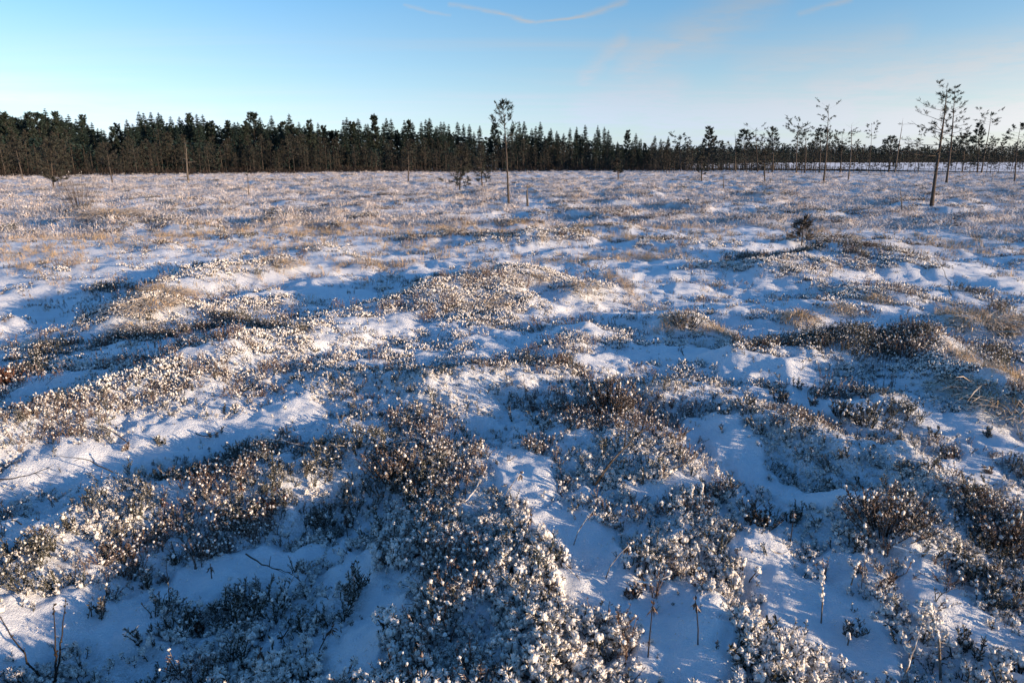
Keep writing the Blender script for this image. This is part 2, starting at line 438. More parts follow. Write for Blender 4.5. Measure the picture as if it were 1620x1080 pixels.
for s_ in (1, 2):
    b_ = bmesh.new(); bmesh.ops.create_icosphere(b_, subdivisions=s_, radius=1)
    b_.verts.ensure_lookup_table()
    ICO[s_] = ([tuple(v.co) for v in b_.verts], [tuple(v.index for v in f.verts) for f in b_.faces]); b_.free()

def tag(o, label=None, cat=None, group=None, kind=None):
    for k, v in (('label', label), ('category', cat), ('group', group), ('kind', kind)):
        if v: o[k] = v
    return o
def empty(name, loc, rz=0.0, label=None, cat=None, group=None):
    o = bpy.data.objects.new(name, None); C.objects.link(o)
    o.empty_display_size = .2
    o.location = loc; o.rotation_euler = (0, 0, rz)
    return tag(o, label, cat, group)
def part(name, me, parent, loc=(0, 0, 0)):
    o = bpy.data.objects.new(name, me); C.objects.link(o); o.parent = parent; o.location = loc
    return o

# ------------------------------------------------------------------ ground sheet
def veg_fields(x, y):
    d = np.hypot(x, y)
    sm = snow_mask(x, y)
    hum = hummocks(x, y)
    dark = field(x, y, DARK, .5, seed=50)
    gr = field(x, y, GRASSY, .5, seed=60)
    nearcov = np.clip(0.80 + .45 * noise2(x / .8, y / .8, 31), 0, 1) * (1 - sm)
    midcov = np.clip(.18 + .75 * bell(x, y, RIDGES) / .3 + .75 * (hum - .35) + .55 * noise2(x / .9, y / .8, 32), 0, 1) * (1 - .9 * sm)
    w = sstep(4.5, 8.0, d)
    veg = nearcov * (1 - w) + midcov * w
    veg = np.maximum(veg, dark * .95)
    veg = veg * (1 - .75 * gr)
    farw = sstep(16, 40, d)
    veg = veg * (1 - .72 * farw)
    grass = np.maximum(gr, sstep(7, 20, d) * np.clip(.50 + .55 * noise2(x / 2.2, y / 1.7, 33) + .35 * noise2(x / 9, y / 7, 34) + .25 * sstep(0, -25, x) + .35 * farw, 0, 1) * (1 - .55 * sm * (1 - .5 * farw)))
    return veg, grass, dark, sm

th_f = np.radians(np.arange(-62, 62.01, .21)); th_b = np.radians(np.concatenate([np.arange(64, 180, 4), np.arange(-180, -62, 4)]))
th = np.concatenate([th_f, th_b])
rr = [0.25]
while rr[-1] < 2600:
    r = rr[-1]
    k = .05 if r < 1.2 else .0055 if r < 9 else .0095 if r < 130 else .06
    rr.append(r * (1 + k))
rr = np.array(rr)
TH, RR = np.meshgrid(th, rr)
GX = (np.sin(TH) * RR).ravel(); GY = (np.cos(TH) * RR).ravel()
GZ = height(GX, GY)
veg, grass, dark_, sm_ = veg_fields(GX, GY)
nt, nr = len(th), len(rr)
idx = np.arange(nt * nr).reshape(nr, nt)
a = idx[:-1, :]; bq = idx[1:, :]
quads = np.stack([a, np.roll(a, -1, 1), np.roll(bq, -1, 1), bq], -1).reshape(-1, 4)[:, ::-1]
verts = np.stack([GX, GY, GZ], -1)
verts = np.vstack([verts, [[0, 0, float(GZ[:nt].mean())]]])
inner = np.stack([idx[0], np.full(nt, nt * nr), np.roll(idx[0], -1)], -1)[:, ::-1]
me = bpy.data.meshes.new('ground')
nq, ni = len(quads), len(inner)
me.vertices.add(len(verts)); me.vertices.foreach_set('co', verts.ravel())
me.loops.add(nq * 4 + ni * 3); me.loops.foreach_set('vertex_index', np.concatenate([quads.ravel(), inner.ravel()]))
me.polygons.add(nq + ni)
me.polygons.foreach_set('loop_start', np.concatenate([np.arange(nq) * 4, nq * 4 + np.arange(ni) * 3]))
me.polygons.foreach_set('loop_total', np.concatenate([np.full(nq, 4), np.full(ni, 3)]))
me.polygons.foreach_set('use_smooth', np.ones(nq + ni, bool))
for nm, arr in (('veg', veg), ('grass', grass)):
    at = me.attributes.new(nm, 'FLOAT', 'POINT'); at.data.foreach_set('value', np.append(arr, 0).astype(np.float32))
me.update(calc_edges=True)
me.materials.append(m_ground)
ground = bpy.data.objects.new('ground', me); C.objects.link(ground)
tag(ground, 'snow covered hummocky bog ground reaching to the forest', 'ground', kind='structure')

# open snow beyond the belt of pines on the right
def snowfield():
    pts = []
    for az, r0, r1 in ((14, 165, 178), (17, 160, 205), (20, 152, 250), (26, 142, 340), (32, 136, 420), (38, 132, 520), (46, 130, 600), (56, 130, 700)):
        pts.append((az, r0, r1))
    V = []; F = []; K = 14
    for az, r0, r1 in pts:
        for k in range(K):
            r = r0 + (r1 - r0) * k / (K - 1)
            V.append((math.sin(R(az)) * r, math.cos(R(az)) * r, .22 + 1.1 * (k / (K - 1)) + .10 * math.sin(az * 1.3 + k * 2.1)))
    for i in range(len(pts) - 1):
        for k in range(K - 1): F.append((i * K + k, i * K + k + 1, (i + 1) * K + k + 1, (i + 1) * K + k))
    mb = MB(); mb.add(V, F)
    o = mb.build('snow_field', [m_field]); tag(o, 'open bright snow field beyond the pines on the right', 'snow field', kind='structure')
snowfield()

# ------------------------------------------------------------------ scattered ground cover (stuff)
def scatter(name, pts, rot, scl, ind, protos, label, cat):
    col = bpy.data.collections.new('kinds_of_' + name)
    for i, me in enumerate(protos):
        o = bpy.data.objects.new('%s_kind_%02d' % (name, i), me); col.objects.link(o)
    me = bpy.data.meshes.new(name)
    me.vertices.add(len(pts)); me.vertices.foreach_set('co', np.asarray(pts, np.float32).ravel())
    for nm, typ, arr, key in (('rot', 'FLOAT_VECTOR', rot, 'vector'), ('scl', 'FLOAT', scl, 'value'), ('ind', 'INT', ind, 'value')):
        at = me.attributes.new(nm, typ, 'POINT')
        at.data.foreach_set(key, np.asarray(arr, np.int32 if typ == 'INT' else np.float32).ravel())
    me.update()
    ob = bpy.data.objects.new(name, me); C.objects.link(ob)
    tag(ob, label, cat, kind='stuff')
    g = bpy.data.node_groups.new(name, 'GeometryNodeTree')
    g.interface.new_socket('Geometry', in_out='INPUT', socket_type='NodeSocketGeometry')
    g.interface.new_socket('Geometry', in_out='OUTPUT', socket_type='NodeSocketGeometry')
    N = g.nodes
    gi = N.new('NodeGroupInput'); go = N.new('NodeGroupOutput')
    ci = N.new('GeometryNodeCollectionInfo'); ci.inputs['Collection'].default_value = col
    ci.inputs['Separate Children'].default_value = True; ci.inputs['Reset Children'].default_value = True
    ip = N.new('GeometryNodeInstanceOnPoints'); ip.inputs['Pick Instance'].default_value = True
    def at(nm, typ):
        n = N.new('GeometryNodeInputNamedAttribute'); n.data_type = typ; n.inputs['Name'].default_value = nm
        return n.outputs['Attribute']
    er = N.new('FunctionNodeEulerToRotation')
    L = g.links.new
    L(gi.outputs[0], ip.inputs['Points']); L(ci.outputs[0], ip.inputs['Instance'])
    L(at('rot', 'FLOAT_VECTOR'), er.inputs[0]); L(er.outputs[0], ip.inputs['Rotation'])
    L(at('scl', 'FLOAT'), ip.inputs['Scale']); L(at('ind', 'INT'), ip.inputs['Instance Index'])
    L(ip.outputs[0], go.inputs[0])
    md = ob.modifiers.new('plants', 'NODES'); md.node_group = g
    return ob

# --- kinds of sprigs
def rimed_sprig(seed, sub=2):
    """a crowberry shoot: dark stem, short leaves, a lumpy cap of rime"""
    rng = random.Random(seed); mb = MB()
    for s in range(rng.choice((1, 1, 2, 2))):
        h = rng.uniform(.035, .07); lx, ly = rng.gauss(0, .014), rng.gauss(0, .014); bx, by = rng.gauss(0, .006), rng.gauss(0, .006)
        pts = [(bx, by, -.03), (bx + lx * .4, by + ly * .4, h * .5), (bx + lx, by + ly, h)]
        mb.tube(pts, [.0022, .0018, .0014], 4, 0, False)
        for k in range(13):
            t = rng.uniform(.15, .95); a = rng.uniform(0, 6.28)
            p = Vector(pts[0]).lerp(Vector(pts[2]), t)
            mb.leaf(p, (math.cos(a), math.sin(a), rng.uniform(.2, 1.0)), rng.uniform(.009, .016), .005, rng, 0)
        r = rng.uniform(.006, .0098)
        for k in range(rng.choice((3, 4, 5))):
            mb.ball((bx + lx + rng.gauss(0, .6) * r, by + ly + rng.gauss(0, .6) * r, h + rng.uniform(-1.8, .4) * r), r * rng.uniform(.3, .95), rng, sub, .42, 1, rng.uniform(.8, 1.7))
        for k in range(26):
            a = rng.uniform(0, 6.28); e = rng.uniform(-.6, 1.2)
            d = Vector((math.cos(a) * math.cos(e), math.sin(a) * math.cos(e), math.sin(e)))
            mb.leaf(Vector((bx + lx, by + ly, h)) + d * r * .75, d + Vector((0, 0, .3)), rng.uniform(.006, .011), .003, rng, 1 if rng.random() < .75 else 0)
    return mb.mesh('rimed_sprig', [m_frostleaf, m_rime])
def leafy_sprig(seed, mats, n=4, h0=.06, h1=.12, leaves=22, lw=.005, rime=.25):
    """an upright heather shoot with dense narrow leaves"""
    rng = random.Random(seed); mb = MB()
    for s in range(n):
        h = rng.uniform(h0, h1); a = rng.uniform(0, 6.28); sp = rng.uniform(.1, .55) * h
        p0 = Vector((rng.gauss(0, .010), rng.gauss(0, .010), -.03)); p1 = Vector((math.cos(a) * sp * .4, math.sin(a) * sp * .4, h * .5)); p2 = Vector((math.cos(a) * sp, math.sin(a) * sp, h))
        mb.tube([p0, p1, p2], [.0024, .002, .0012], 4, 0, False)
        for k in range(leaves):
            t = rng.uniform(.12, 1.0) ** .7; b = rng.uniform(0, 6.28)
            p = p0.lerp(p1, t * 2) if t < .5 else p1.lerp(p2, t * 2 - 1)
            mb.leaf(p, Vector((math.cos(b), math.sin(b), rng.uniform(.5, 1.6))), rng.uniform(.010, .020), lw, rng, 0)
        if rng.random() < rime: mb.ball(tuple(p2), rng.uniform(.004, .008), rng, 1, .3, 1, 1.3)
    return mb.mesh('leafy_sprig', mats)
def rimed_clump(seed, size=.11, n=12):
    rng = random.Random(seed); mb = MB()
    for s in range(n):
        x, y = rng.gauss(0, size * .42), rng.gauss(0, size * .42); h = rng.uniform(.03, .075)
        for k in range(7):
            a = rng.uniform(0, 6.28)
            mb.leaf((x, y, rng.uniform(-.01, h * .7)), (math.cos(a), math.sin(a), rng.uniform(.4, 1.5)), rng.uniform(.018, .032), .008, rng, 0)
        mb.ball((x, y, h), rng.uniform(.004, .0125), rng, 1, .5, 1, rng.uniform(.8, 1.8))
    return mb.mesh('rimed_clump', [m_frostleaf, m_rime])
def leafy_clump(seed, mats, size=.12, n=11, h0=.06, h1=.14):
    rng = random.Random(seed); mb = MB()
    for s in range(n):
        x, y = rng.gauss(0, size * .42), rng.gauss(0, size * .42); h = rng.uniform(h0, h1); lx, ly = rng.gauss(0, .25) * h, rng.gauss(0, .25) * h
        mb.tube([(x, y, -.03), (x + lx, y + ly, h)], [.003, .0015], 3, 0, False)
        for k in range(11):
            t = rng.uniform(.15, 1); a = rng.uniform(0, 6.28)
            mb.leaf((x + lx * t, y + ly * t, h * t), (math.cos(a), math.sin(a), rng.uniform(.7, 2)), rng.uniform(.018, .03), .007, rng, 0)
        if rng.random() < .3: mb.ball((x + lx, y + ly, h), rng.uniform(.006, .010), rng, 1, .3, 1)
    return mb.mesh('leafy_clump', mats)
def heath_patch(seed, mats, size=.34, n=26, rime=.5):
    """a far patch of heath: many short upright shoots"""
    rng = random.Random(seed); mb = MB()
    for s in range(n):
        x, y = rng.gauss(0, size * .42), rng.gauss(0, size * .42); h = rng.uniform(.05, .15)
        for k in range(5):
            a = rng.uniform(0, 6.28)
            mb.leaf((x, y, rng.uniform(-.02, h * .6)), (math.cos(a), math.sin(a), rng.uniform(.8, 2.4)), rng.uniform(.04, .075), .016, rng, 0)
        if rng.random() < rime:
            for k in range(3):
                a = rng.uniform(0, 6.28)
                mb.leaf((x, y, h * .7), (math.cos(a), math.sin(a), rng.uniform(-.2, 1)), rng.uniform(.02, .04), .018, rng, 1)
    return mb.mesh('heath_patch', mats)
def grass_tuft(seed, n=40, h0=.10, h1=.22, spread=.06, wd=.0035, bend=.9, mat=None, mb=None):
    rng = random.Random(seed); own = mb is None; mb = mb or MB()
    for s in range(n):
        a = rng.uniform(0, 6.28); r = spread * math.sqrt(rng.random()); h = rng.uniform(h0, h1); bd = rng.uniform(.25, 1.0) * bend * h
        ha = a + rng.gauss(0, .6)
        p = Vector((math.cos(a) * r, math.sin(a) * r, -.03)); d = Vector((math.cos(ha), math.sin(ha), 0))
        droop = rng.uniform(.1, .55) * bend
        pts = [p, p + d * bd * .25 + Vector((0, 0, h * .55)), p + d * bd * .7 + Vector((0, 0, h * .9)), p + d * bd * 1.25 + Vector((0, 0, h * (1 - droop)))]
        mb.blade(pts, wd, (-d.y, d.x, 0), 0)
    return mb.mesh('grass_tuft', [mat or m_grass]) if own else mb

RS = np.random.RandomState(7)
def candidates(r0, r1, n, az=58):
    """random points with even density per image area: density falls as 1/r^2"""
    r = r0 * (r1 / r0) ** RS.rand(n); a = np.radians(RS.uniform(-az, az, n))
    return np.sin(a) * r, np.cos(a) * r
def area_pts(r0, r1, n, az=50):
    r = np.sqrt(r0 * r0 + (r1 * r1 - r0 * r0) * RS.rand(n)); a = np.radians(RS.uniform(-az, az, n))
    return np.sin(a) * r, np.cos(a) * r
def lay(name, x, y, keep, protos, label, cat, s0, s1, tilt=.25, sink=0.0, smul=None):
    x, y = x[keep], y[keep]; n = len(x)
    z = height(x, y) - sink
    s = RS.uniform(s0, s1, n)
    if smul is not None: s = s * smul[keep]
    rot = np.stack([RS.normal(0, tilt, n), RS.normal(0, tilt, n), RS.uniform(0, 6.28, n)], -1)
    return scatter(name, np.stack([x, y, z], -1), rot, s, RS.randint(0, len(protos), n), protos, label, cat)

HEATH2 = [m_heather, m_rime]; BROWN2 = [m_brown, m_rime]; FROST2 = [m_frostleaf, m_rime]
# near: single shoots
x, y = area_pts(1.45, 5.2, 132000, 60)
v, g, dk, sm = veg_fields(x, y); d = np.hypot(x, y)
pal = .5 + .5 * noise2(x / .5, y / .5, 71)            # patches of rimed and of bare shoots
fall = np.clip((2.9 / d) ** .6, .25, 1) * np.interp(d, [1.8, 2.4, 3.2], [.50, .68, 1])
u = RS.rand(len(x))
is_dark = dk + .35 * noise2(x / .3, y / .3, 72) > .5
cover = sstep(.18, .85, v + .35 * noise2(x / .16, y / .16, 77)) * fall * .80
keep = ((~is_dark) & (u < cover * (.55 + .45 * sstep(.2, .5, pal)))) | (is_dark & (u < cover * .09))
grow = .75 + .75 * np.clip(.5 + .8 * noise2(x / .35, y / .35, 73), 0, 1)
lay('rimed_crowberry_cover', x, y, keep, [rimed_sprig(100 + i) for i in range(9)], 'low crowberry shoots capped with white rime across the foreground', 'crowberry', .75, 1.3, .3, .028, smul=grow * np.interp(d, [1.8, 2.6, 3.6, 5.0], [1.15, .82, .52, .38]))
u = RS.rand(len(x))
keep = (is_dark & (u < cover * .24 * sstep(-.45, .2, noise2(x / .2, y / .2, 79)))) | ((~is_dark) & (u < cover * .05))
lay('heather_cover', x, y, keep, [leafy_sprig(200 + i, HEATH2) for i in range(7)], 'dark green heather shoots in the shaded foreground', 'heather', .8, 1.3, .35, .02, smul=grow * np.interp(d, [2, 3, 5], [.85, .68, .5]))
u = RS.rand(len(x))
br = noise2(x / .6, y / .6, 74)
keep = u < cover * .30 * sstep(-.05, .4, br)
lay('brown_heather_cover', x, y, keep, [leafy_sprig(230 + i, BROWN2, 4, .07, .12, 16, .004, .4) for i in range(6)], 'reddish brown heather shoots among the rimed crowberry', 'heather', .7, 1.2, .35, .015, smul=np.interp(d, [2, 3, 5], [.95, .75, .55]))
# stray little sprigs poking out of the near snow
x, y = area_pts(1.5, 9, 11500, 60)
v, g, dk, sm = veg_fields(x, y)
keep = (sm > .55) & (RS.rand(len(x)) < .055)
lay('stray_sprig_cover', x, y, keep, [leafy_sprig(260 + i, HEATH2, 2, .03, .07, 12) for i in range(5)], 'stray dark sprigs poking through the snow', 'sprigs', .6, 1.1, .4)
# sparse rimed shoots through the thinner snow
x, y = area_pts(1.5, 6.5, 117000, 60)
v, g, dk, sm = veg_fields(x, y); d = np.hypot(x, y)
core = field(x, y, SNOW, .6)
thin = sstep(-.15, .45, noise2(x / .33, y / .33, 81) + .5 * noise2(x / .12, y / .12, 82))
keep = RS.rand(len(x)) < .22 * thin * (1 - .93 * core) * (1 - v * .6)
lay('sparse_sprig_cover', x, y, keep, [rimed_sprig(150 + i) for i in range(4)] + [leafy_sprig(270 + i, HEATH2, 2, .03, .06, 12) for i in range(3)] + [leafy_sprig(280 + i, BROWN2, 2, .03, .07, 10, .004) for i in range(2)], 'thinly strewn small sprigs showing through the snow', 'sprigs', .5, 1.0, .4, .012, smul=np.interp(d, [2, 3, 6], [.8, .7, .6]))
x, y = candidates(6.0, 17, 50000)
v, g, dk, sm = veg_fields(x, y); d = np.hypot(x, y)
core = field(x, y, SNOW, .6)
thin = sstep(-.2, .5, noise2(x / .8, y / .7, 83) + .5 * noise2(x / .25, y / .25, 84))
keep = RS.rand(len(x)) < .52 * thin * (1 - .9 * core) * (1 - v * .5)
lay('sparse_clump_cover', x, y, keep, [rimed_clump(380 + i, .10, 5) for i in range(3)] + [leafy_clump(384 + i, HEATH2, .1, 5, .04, .08) for i in range(3)] + [leafy_clump(388 + i, BROWN2, .1, 5, .05, .09) for i in range(2)] + [grass_tuft(560 + i, 12, .05, .12, .06, .004, 1.4) for i in range(3)], 'thinly strewn heath showing through the snow', 'heath', .5, 1.1, .3, .01, smul=.45 + d * .028)
# loose hoarfrost grains lying on the near snow
x, y = area_pts(1.5, 5.0, 60000, 50)
d = np.hypot(x, y)
gm = []
for i in range(3):
    rg = random.Random(590 + i); mb = MB()
    for k in range(4): mb.ball((rg.gauss(0, .012), rg.gauss(0, .012), .0012), rg.uniform(.0012, .0028), rg, 1, .5, 0, .8)
    gm.append(mb.mesh('grain', [m_rime], False))
keep = RS.rand(len(x)) < .5 * sstep(-.3, .4, noise2(x / .25, y / .25, 86)) * np.clip(2.6 / d, .3, 1)
lay('hoarfrost_grains', x, y, keep, gm, 'loose grains of hoarfrost on the near snow', 'hoarfrost', .7, 1.4, .5)
# middle: clumps
x, y = candidates(4.6, 15, 75000)
v, g, dk, sm = veg_fields(x, y); d = np.hypot(x, y)
dkn = dk + .45 * noise2(x / .7, y / .7, 75)
u = RS.rand(len(x)); ramp = sstep(4.6, 5.6, d)
vv = sstep(.2, .9, v + .4 * noise2(x / .3, y / .3, 78))
keep = (dkn < .55) & (u < vv * ramp * .6)
lay('rimed_heath_cover', x, y, keep, [rimed_clump(300 + i) for i in range(7)], 'rimed heath clumps on the nearer hummocks', 'heath', .8, 1.4, .2, .012, smul=.34 + d * .026)
u = RS.rand(len(x))
keep = (dkn >= .42) & (u < vv * ramp * .5)
lay('dark_heath_cover', x, y, keep, [leafy_clump(330 + i, HEATH2) for i in range(6)] + [leafy_clump(340 + i, BROWN2) for i in range(2)], 'dark heather clumps on the nearer hummocks', 'heath', .7, 1.3, .2, smul=.40 + d * .024)
u = RS.rand(len(x))
keep = u < v * ramp * .10 * sstep(.0, .4, noise2(x / 1.1, y / 1.1, 76))
lay('brown_heath_cover', x, y, keep, [leafy_clump(350 + i, BROWN2, .12, 9, .09, .2) for i in range(5)], 'upright brown heather along the hummock crests', 'heath', .7, 1.2, .2, smul=.40 + d * .024)
# far heath
x, y = candidates(13, 120, 52000, 52)
v, g, dk, sm = veg_fields(x, y); d = np.hypot(x, y)
u = RS.rand(len(x)); v2 = np.maximum(v, .65 * hummocks(x, y))
keep = u < v2 * .42 * sstep(13, 15.5, d)
lay('far_heath_cover', x, y, keep, [heath_patch(400 + i, HEATH2, rime=.5) for i in range(3)] + [heath_patch(410 + i, FROST2, rime=.8) for i in range(4)] + [heath_patch(420 + i, BROWN2, rime=.5) for i in range(3)], 'heath on the farther hummocks of the bog', 'heath', .55, 1.0, .12, smul=.6 + .3 * np.sqrt(d / 13))
# bleached grass
x, y = candidates(5.0, 118, 90000, 52)
v, g, dk, sm = veg_fields(x, y); d = np.hypot(x, y)
u = RS.rand(len(x))
keep = u < g ** 1.2 * .85 * (1 - .45 * sm)
near = keep & (d < 18); far = keep & (d >= 18)
lay('sedge_cover', x, y, near, [grass_tuft(500 + i, 26, .06, .16, .06, .0035, 1.1) for i in range(6)], 'frosted bleached sedge between the hummocks', 'sedge', .6, 1.1, .25, smul=.55 + d * .035)
lay('far_sedge_cover', x, y, far, [grass_tuft(520 + i, 32, .04, .13, .22, .014, 2.2, m_fargrass) for i in range(6)], 'pale bleached sedge over the far bog', 'sedge', .7, 1.3, .15, smul=.6 + .4 * np.sqrt(d / 18))

# ------------------------------------------------------------------ trees
def needle_tuft(mb, p, d, ln, n, wd, rng, mi=0):
    d = Vector(d).normalized()
    for k in range(n):
        q = (d + Vector((rng.gauss(0, .55), rng.gauss(0, .55), rng.gauss(0, .45) + .12))).normalized()
        mb.leaf(Vector(p) + d * rng.uniform(-.5, .5) * ln, q, ln * rng.uniform(.6, 1.1), wd, rng, mi, .1)
def pine_meshes(seed, H, r0, crown=.45, spread=.16, nb=26, tuft=.14, tn=9, tw=.018, lean=(0, 0), kink=.02, asym=(0, 0), dead=8, top='round', twigs=4, sides=6, fill=1.0, rise=.35, brm=.42, wood=None):
    """a bog pine: bent tapering trunk, dead snags below, limbs with needle tufts above"""
    rng = random.Random(seed); T = MB(); Cn = MB()
    n = 12; pts = []; rad = []
    ph = rng.uniform(0, 6.28)
    for i in range(n + 1):
        t = i / n
        pts.append(Vector((lean[0] * H * t + kink * H * math.sin(3.5 * t + ph) * t, lean[1] * H * t + kink * H * math.cos(4.1 * t + ph) * t, H * t - .12 * (i == 0))))
        rad.append(r0 * ((1 - t) ** .8 * .88 + .06) * (1.25 if i == 0 else 1))
    T.tube(pts, rad, sides)
    def at(t):
        f = t * n; i = min(int(f), n - 1); return pts[i].lerp(pts[i + 1], f - i)
    def rat(t): return r0 * ((1 - t) ** .8 * .88 + .06)
    for k in range(dead):                       # short dead snags on the bare bole
        t = rng.uniform(.18, max(crown, .3) + .12); a = rng.uniform(0, 6.28); L = H * rng.uniform(.015, .07)
        p = at(t); d = Vector((math.cos(a), math.sin(a), rng.uniform(-.5, .35)))
        q = p + d * L; T.tube([p, q, q + (d + Vector((rng.gauss(0, .4), rng.gauss(0, .4), -.2))) * L * .6], [rat(t) * .22, rat(t) * .14, .003], 4)
    for k in range(nb):
        u = (k + rng.random()) / nb; t = crown + (1 - crown) * u * .985
        a = k * 2.4 + rng.gauss(0, .5)
        if top == 'round': w = math.sin(math.pi * min(1, .28 + .70 * u)) ** .8
        elif top == 'flat': w = .35 + .75 * u ** .6
        else: w = 1.05 - u * .85
        L = H * spread * w * rng.uniform(.6, 1.2)
        d = Vector((math.cos(a) + asym[0], math.sin(a) + asym[1], 0))
        L *= max(.35, d.length); d.normalize()
        p = at(t); up = rise * (.2 + u) + rng.gauss(0, .12)
        bp = [p]; m = 4; bend = rng.gauss(0, .25)
        for j in range(1, m + 1):
            s = j / m
            bp.append(p + d * L * s + Vector((-d.y, d.x, 0)) * L * bend * s * s + Vector((0, 0, L * (up * s + .25 * s * s * rng.uniform(0, 1)))))
        br = max(.004, rat(t) * brm)
        T.tube(bp, [br, br * .75, br * .55, br * .35, .003], 4)
        for j in range(twigs):
            s = rng.uniform(.35, 1.0) if j else 1.0
            f = s * m; i = min(int(f), m - 1); q = bp[i].lerp(bp[i + 1], f - i)
            e = (bp[i + 1] - bp[i]).normalized() + Vector((rng.gauss(0, .55), rng.gauss(0, .55), rng.uniform(-.05, .55)))
            e.normalize(); tl = L * rng.uniform(.12, .34) if j else .05
            q2 = q + e * tl
            if j: T.tube([q, q2], [br * .3, .003], 3)
            if rng.random() < fill:
                needle_tuft(Cn, q2, e, tuft, tn, tw, rng)
                if rng.random() < .6: needle_tuft(Cn, q.lerp(q2, .55), e, tuft * .9, tn, tw, rng)
    if fill > 0: needle_tuft(Cn, pts[-1], (0, 0, 1), tuft, tn, tw, rng)
    return T.mesh('trunk', [wood or (m_bark if fill > .3 else m_deadwood)]), Cn
def spruce_meshes(seed, H, width=.13, base=.10, dens=1.0):
    rng = random.Random(seed); T = MB(); Cn = MB()
    T.tube([(0, 0, -.2), (0, 0, H * .5), (rng.gauss(0, .05), 0, H)], [H * .011, H * .007, .012], 6)
    n = int(54 * dens)
    for w in range(n):
        t = base + (1 - base) * (w + rng.random() * .8) / n
        L0 = H * width * 1.25 * (1 - t) ** .8 * (1 if t > base + .12 else .75) + .10
        for k in range(6):
            a = rng.uniform(0, 6.28); L = L0 * rng.uniform(.55, 1.18)
            d = Vector((math.cos(a), math.sin(a), 0)); p = Vector((0, 0, H * t))
            dr = -.35 + .5 * t
            T.tube([p, p + d * L + Vector((0, 0, L * dr))], [.012, .004], 3, 0, False)
            m = max(3, int(L / .22))
            for j in range(m):
                s = (j + .6) / m
                q = p + d * L * s + Vector((0, 0, L * dr * s))
                for i in range(3):
                    e = d * rng.uniform(.3, 1) + Vector((rng.gauss(0, .55), rng.gauss(0, .55), rng.uniform(-.7, .15)))
                    k_ = (.78 + .3 * (1 - t)) * min(1, .42 + 5 * (1 - t)); Cn.leaf(q, e, rng.uniform(.22, .42) * k_, rng.uniform(.09, .16) * k_, rng, 0, .3)
    for i in range(12): Cn.leaf((0, 0, H * rng.uniform(.90, .99)), (rng.gauss(0, .35), rng.gauss(0, .35), 1), .22, .05, rng)
    return T.mesh('trunk', [m_shadebark]), Cn
def tree_at(name, loc, rz, s, trunk, crown, label, cat, group=None):
    r = empty(name, loc, rz, label, cat, group); r.scale = (s, s, s)
    part('trunk', trunk, r)
    if crown is not None: part('crown', crown, r)
    return r

def pt_at(px, D):
    """ground point in photo column px at forward distance D"""
    x = (px - 810) / (FPX * math.cos(PITCH) + 284 * math.sin(PITCH)) * D
    return Vector((x, D, hz(x, D)))
def h_for(px, top, D, z0):
    d = ray(px, top); return EYE + d[2] * D / d[1] - z0

edge_px = [-200, 0, 200, 400, 800, 1100, 1300, 1620, 1900]
edge_D = [62, 72, 82, 94, 110, 124, 126, 126, 126]
def edge(px): return float(np.interp(px, edge_px, edge_D))
prof_px = [-150, 0, 60, 100, 140, 165, 182, 200, 235, 300, 360, 420, 500, 580, 640, 690, 760, 800, 830, 880, 945, 1000, 1040, 1080, 1120, 1160, 1220, 1300]
prof_y = [182, 178, 186, 184, 194, 202, 214, 200, 186, 192, 193, 192, 197, 202, 203, 200, 210, 212, 206, 213, 214, 224, 228, 228, 224, 230, 236, 240]
def prof(px): return float(np.interp(px, prof_px, prof_y))

spruces = []
for i in range(6):
    T, K = spruce_meshes(900 + i, 10, (.135, .15, .12, .16, .14, .125)[i]); spruces.append((T, K.mesh('crown', [m_spruce])))
fpines = []
for i in range(7):
    T, K = pine_meshes(930 + i, 9, .10, (.20, .30, .16, .26, .22, .32, .2)[i], .155, 64, .36, 9, .09, dead=8, kink=.012, twigs=6, sides=6, top=('cone', 'cone', 'round')[i % 3], rise=.75, wood=m_shadebark)
    fpines.append((T, K.mesh('crown', [m_pine])))
scrub = []
for i in range(8):
    T, K = pine_meshes(960 + i, 6, .065, (.12, .3, .1, .2, .4, .14, .36, .18)[i], .15, 38, .28, 7, .06, dead=10, kink=.018, twigs=4, sides=5, lean=(random.Random(i).gauss(0, .03), 0), top=('round', 'cone')[i % 2], fill=(1, .8, 1, .9, .6, 1, .5, .9)[i], wood=m_bark if i % 3 == 0 else m_shadebark)
    scrub.append((T, K.mesh('crown', [m_scrub])))

rng = random.Random(11)
ZONES = ((90, 'at the far left edge'), (182, 'left of the skyline dip'), (240, 'right of the skyline dip'), (345, 'behind the crooked dead tree'), (420, 'behind the thin lone stem on the left'),
         (520, 'a third of the way along'), (610, 'left of the small upright pine'), (690, 'behind the small upright pine'), (770, 'behind the twin bushy pines'), (850, 'behind the lone centre pine'), (925, 'right of the lone centre pine'),
         (1000, 'beside the thin spire'), (9999, 'at its thin right end'))
def zone(px):
    for lim, words in ZONES:
        if px < lim: return words
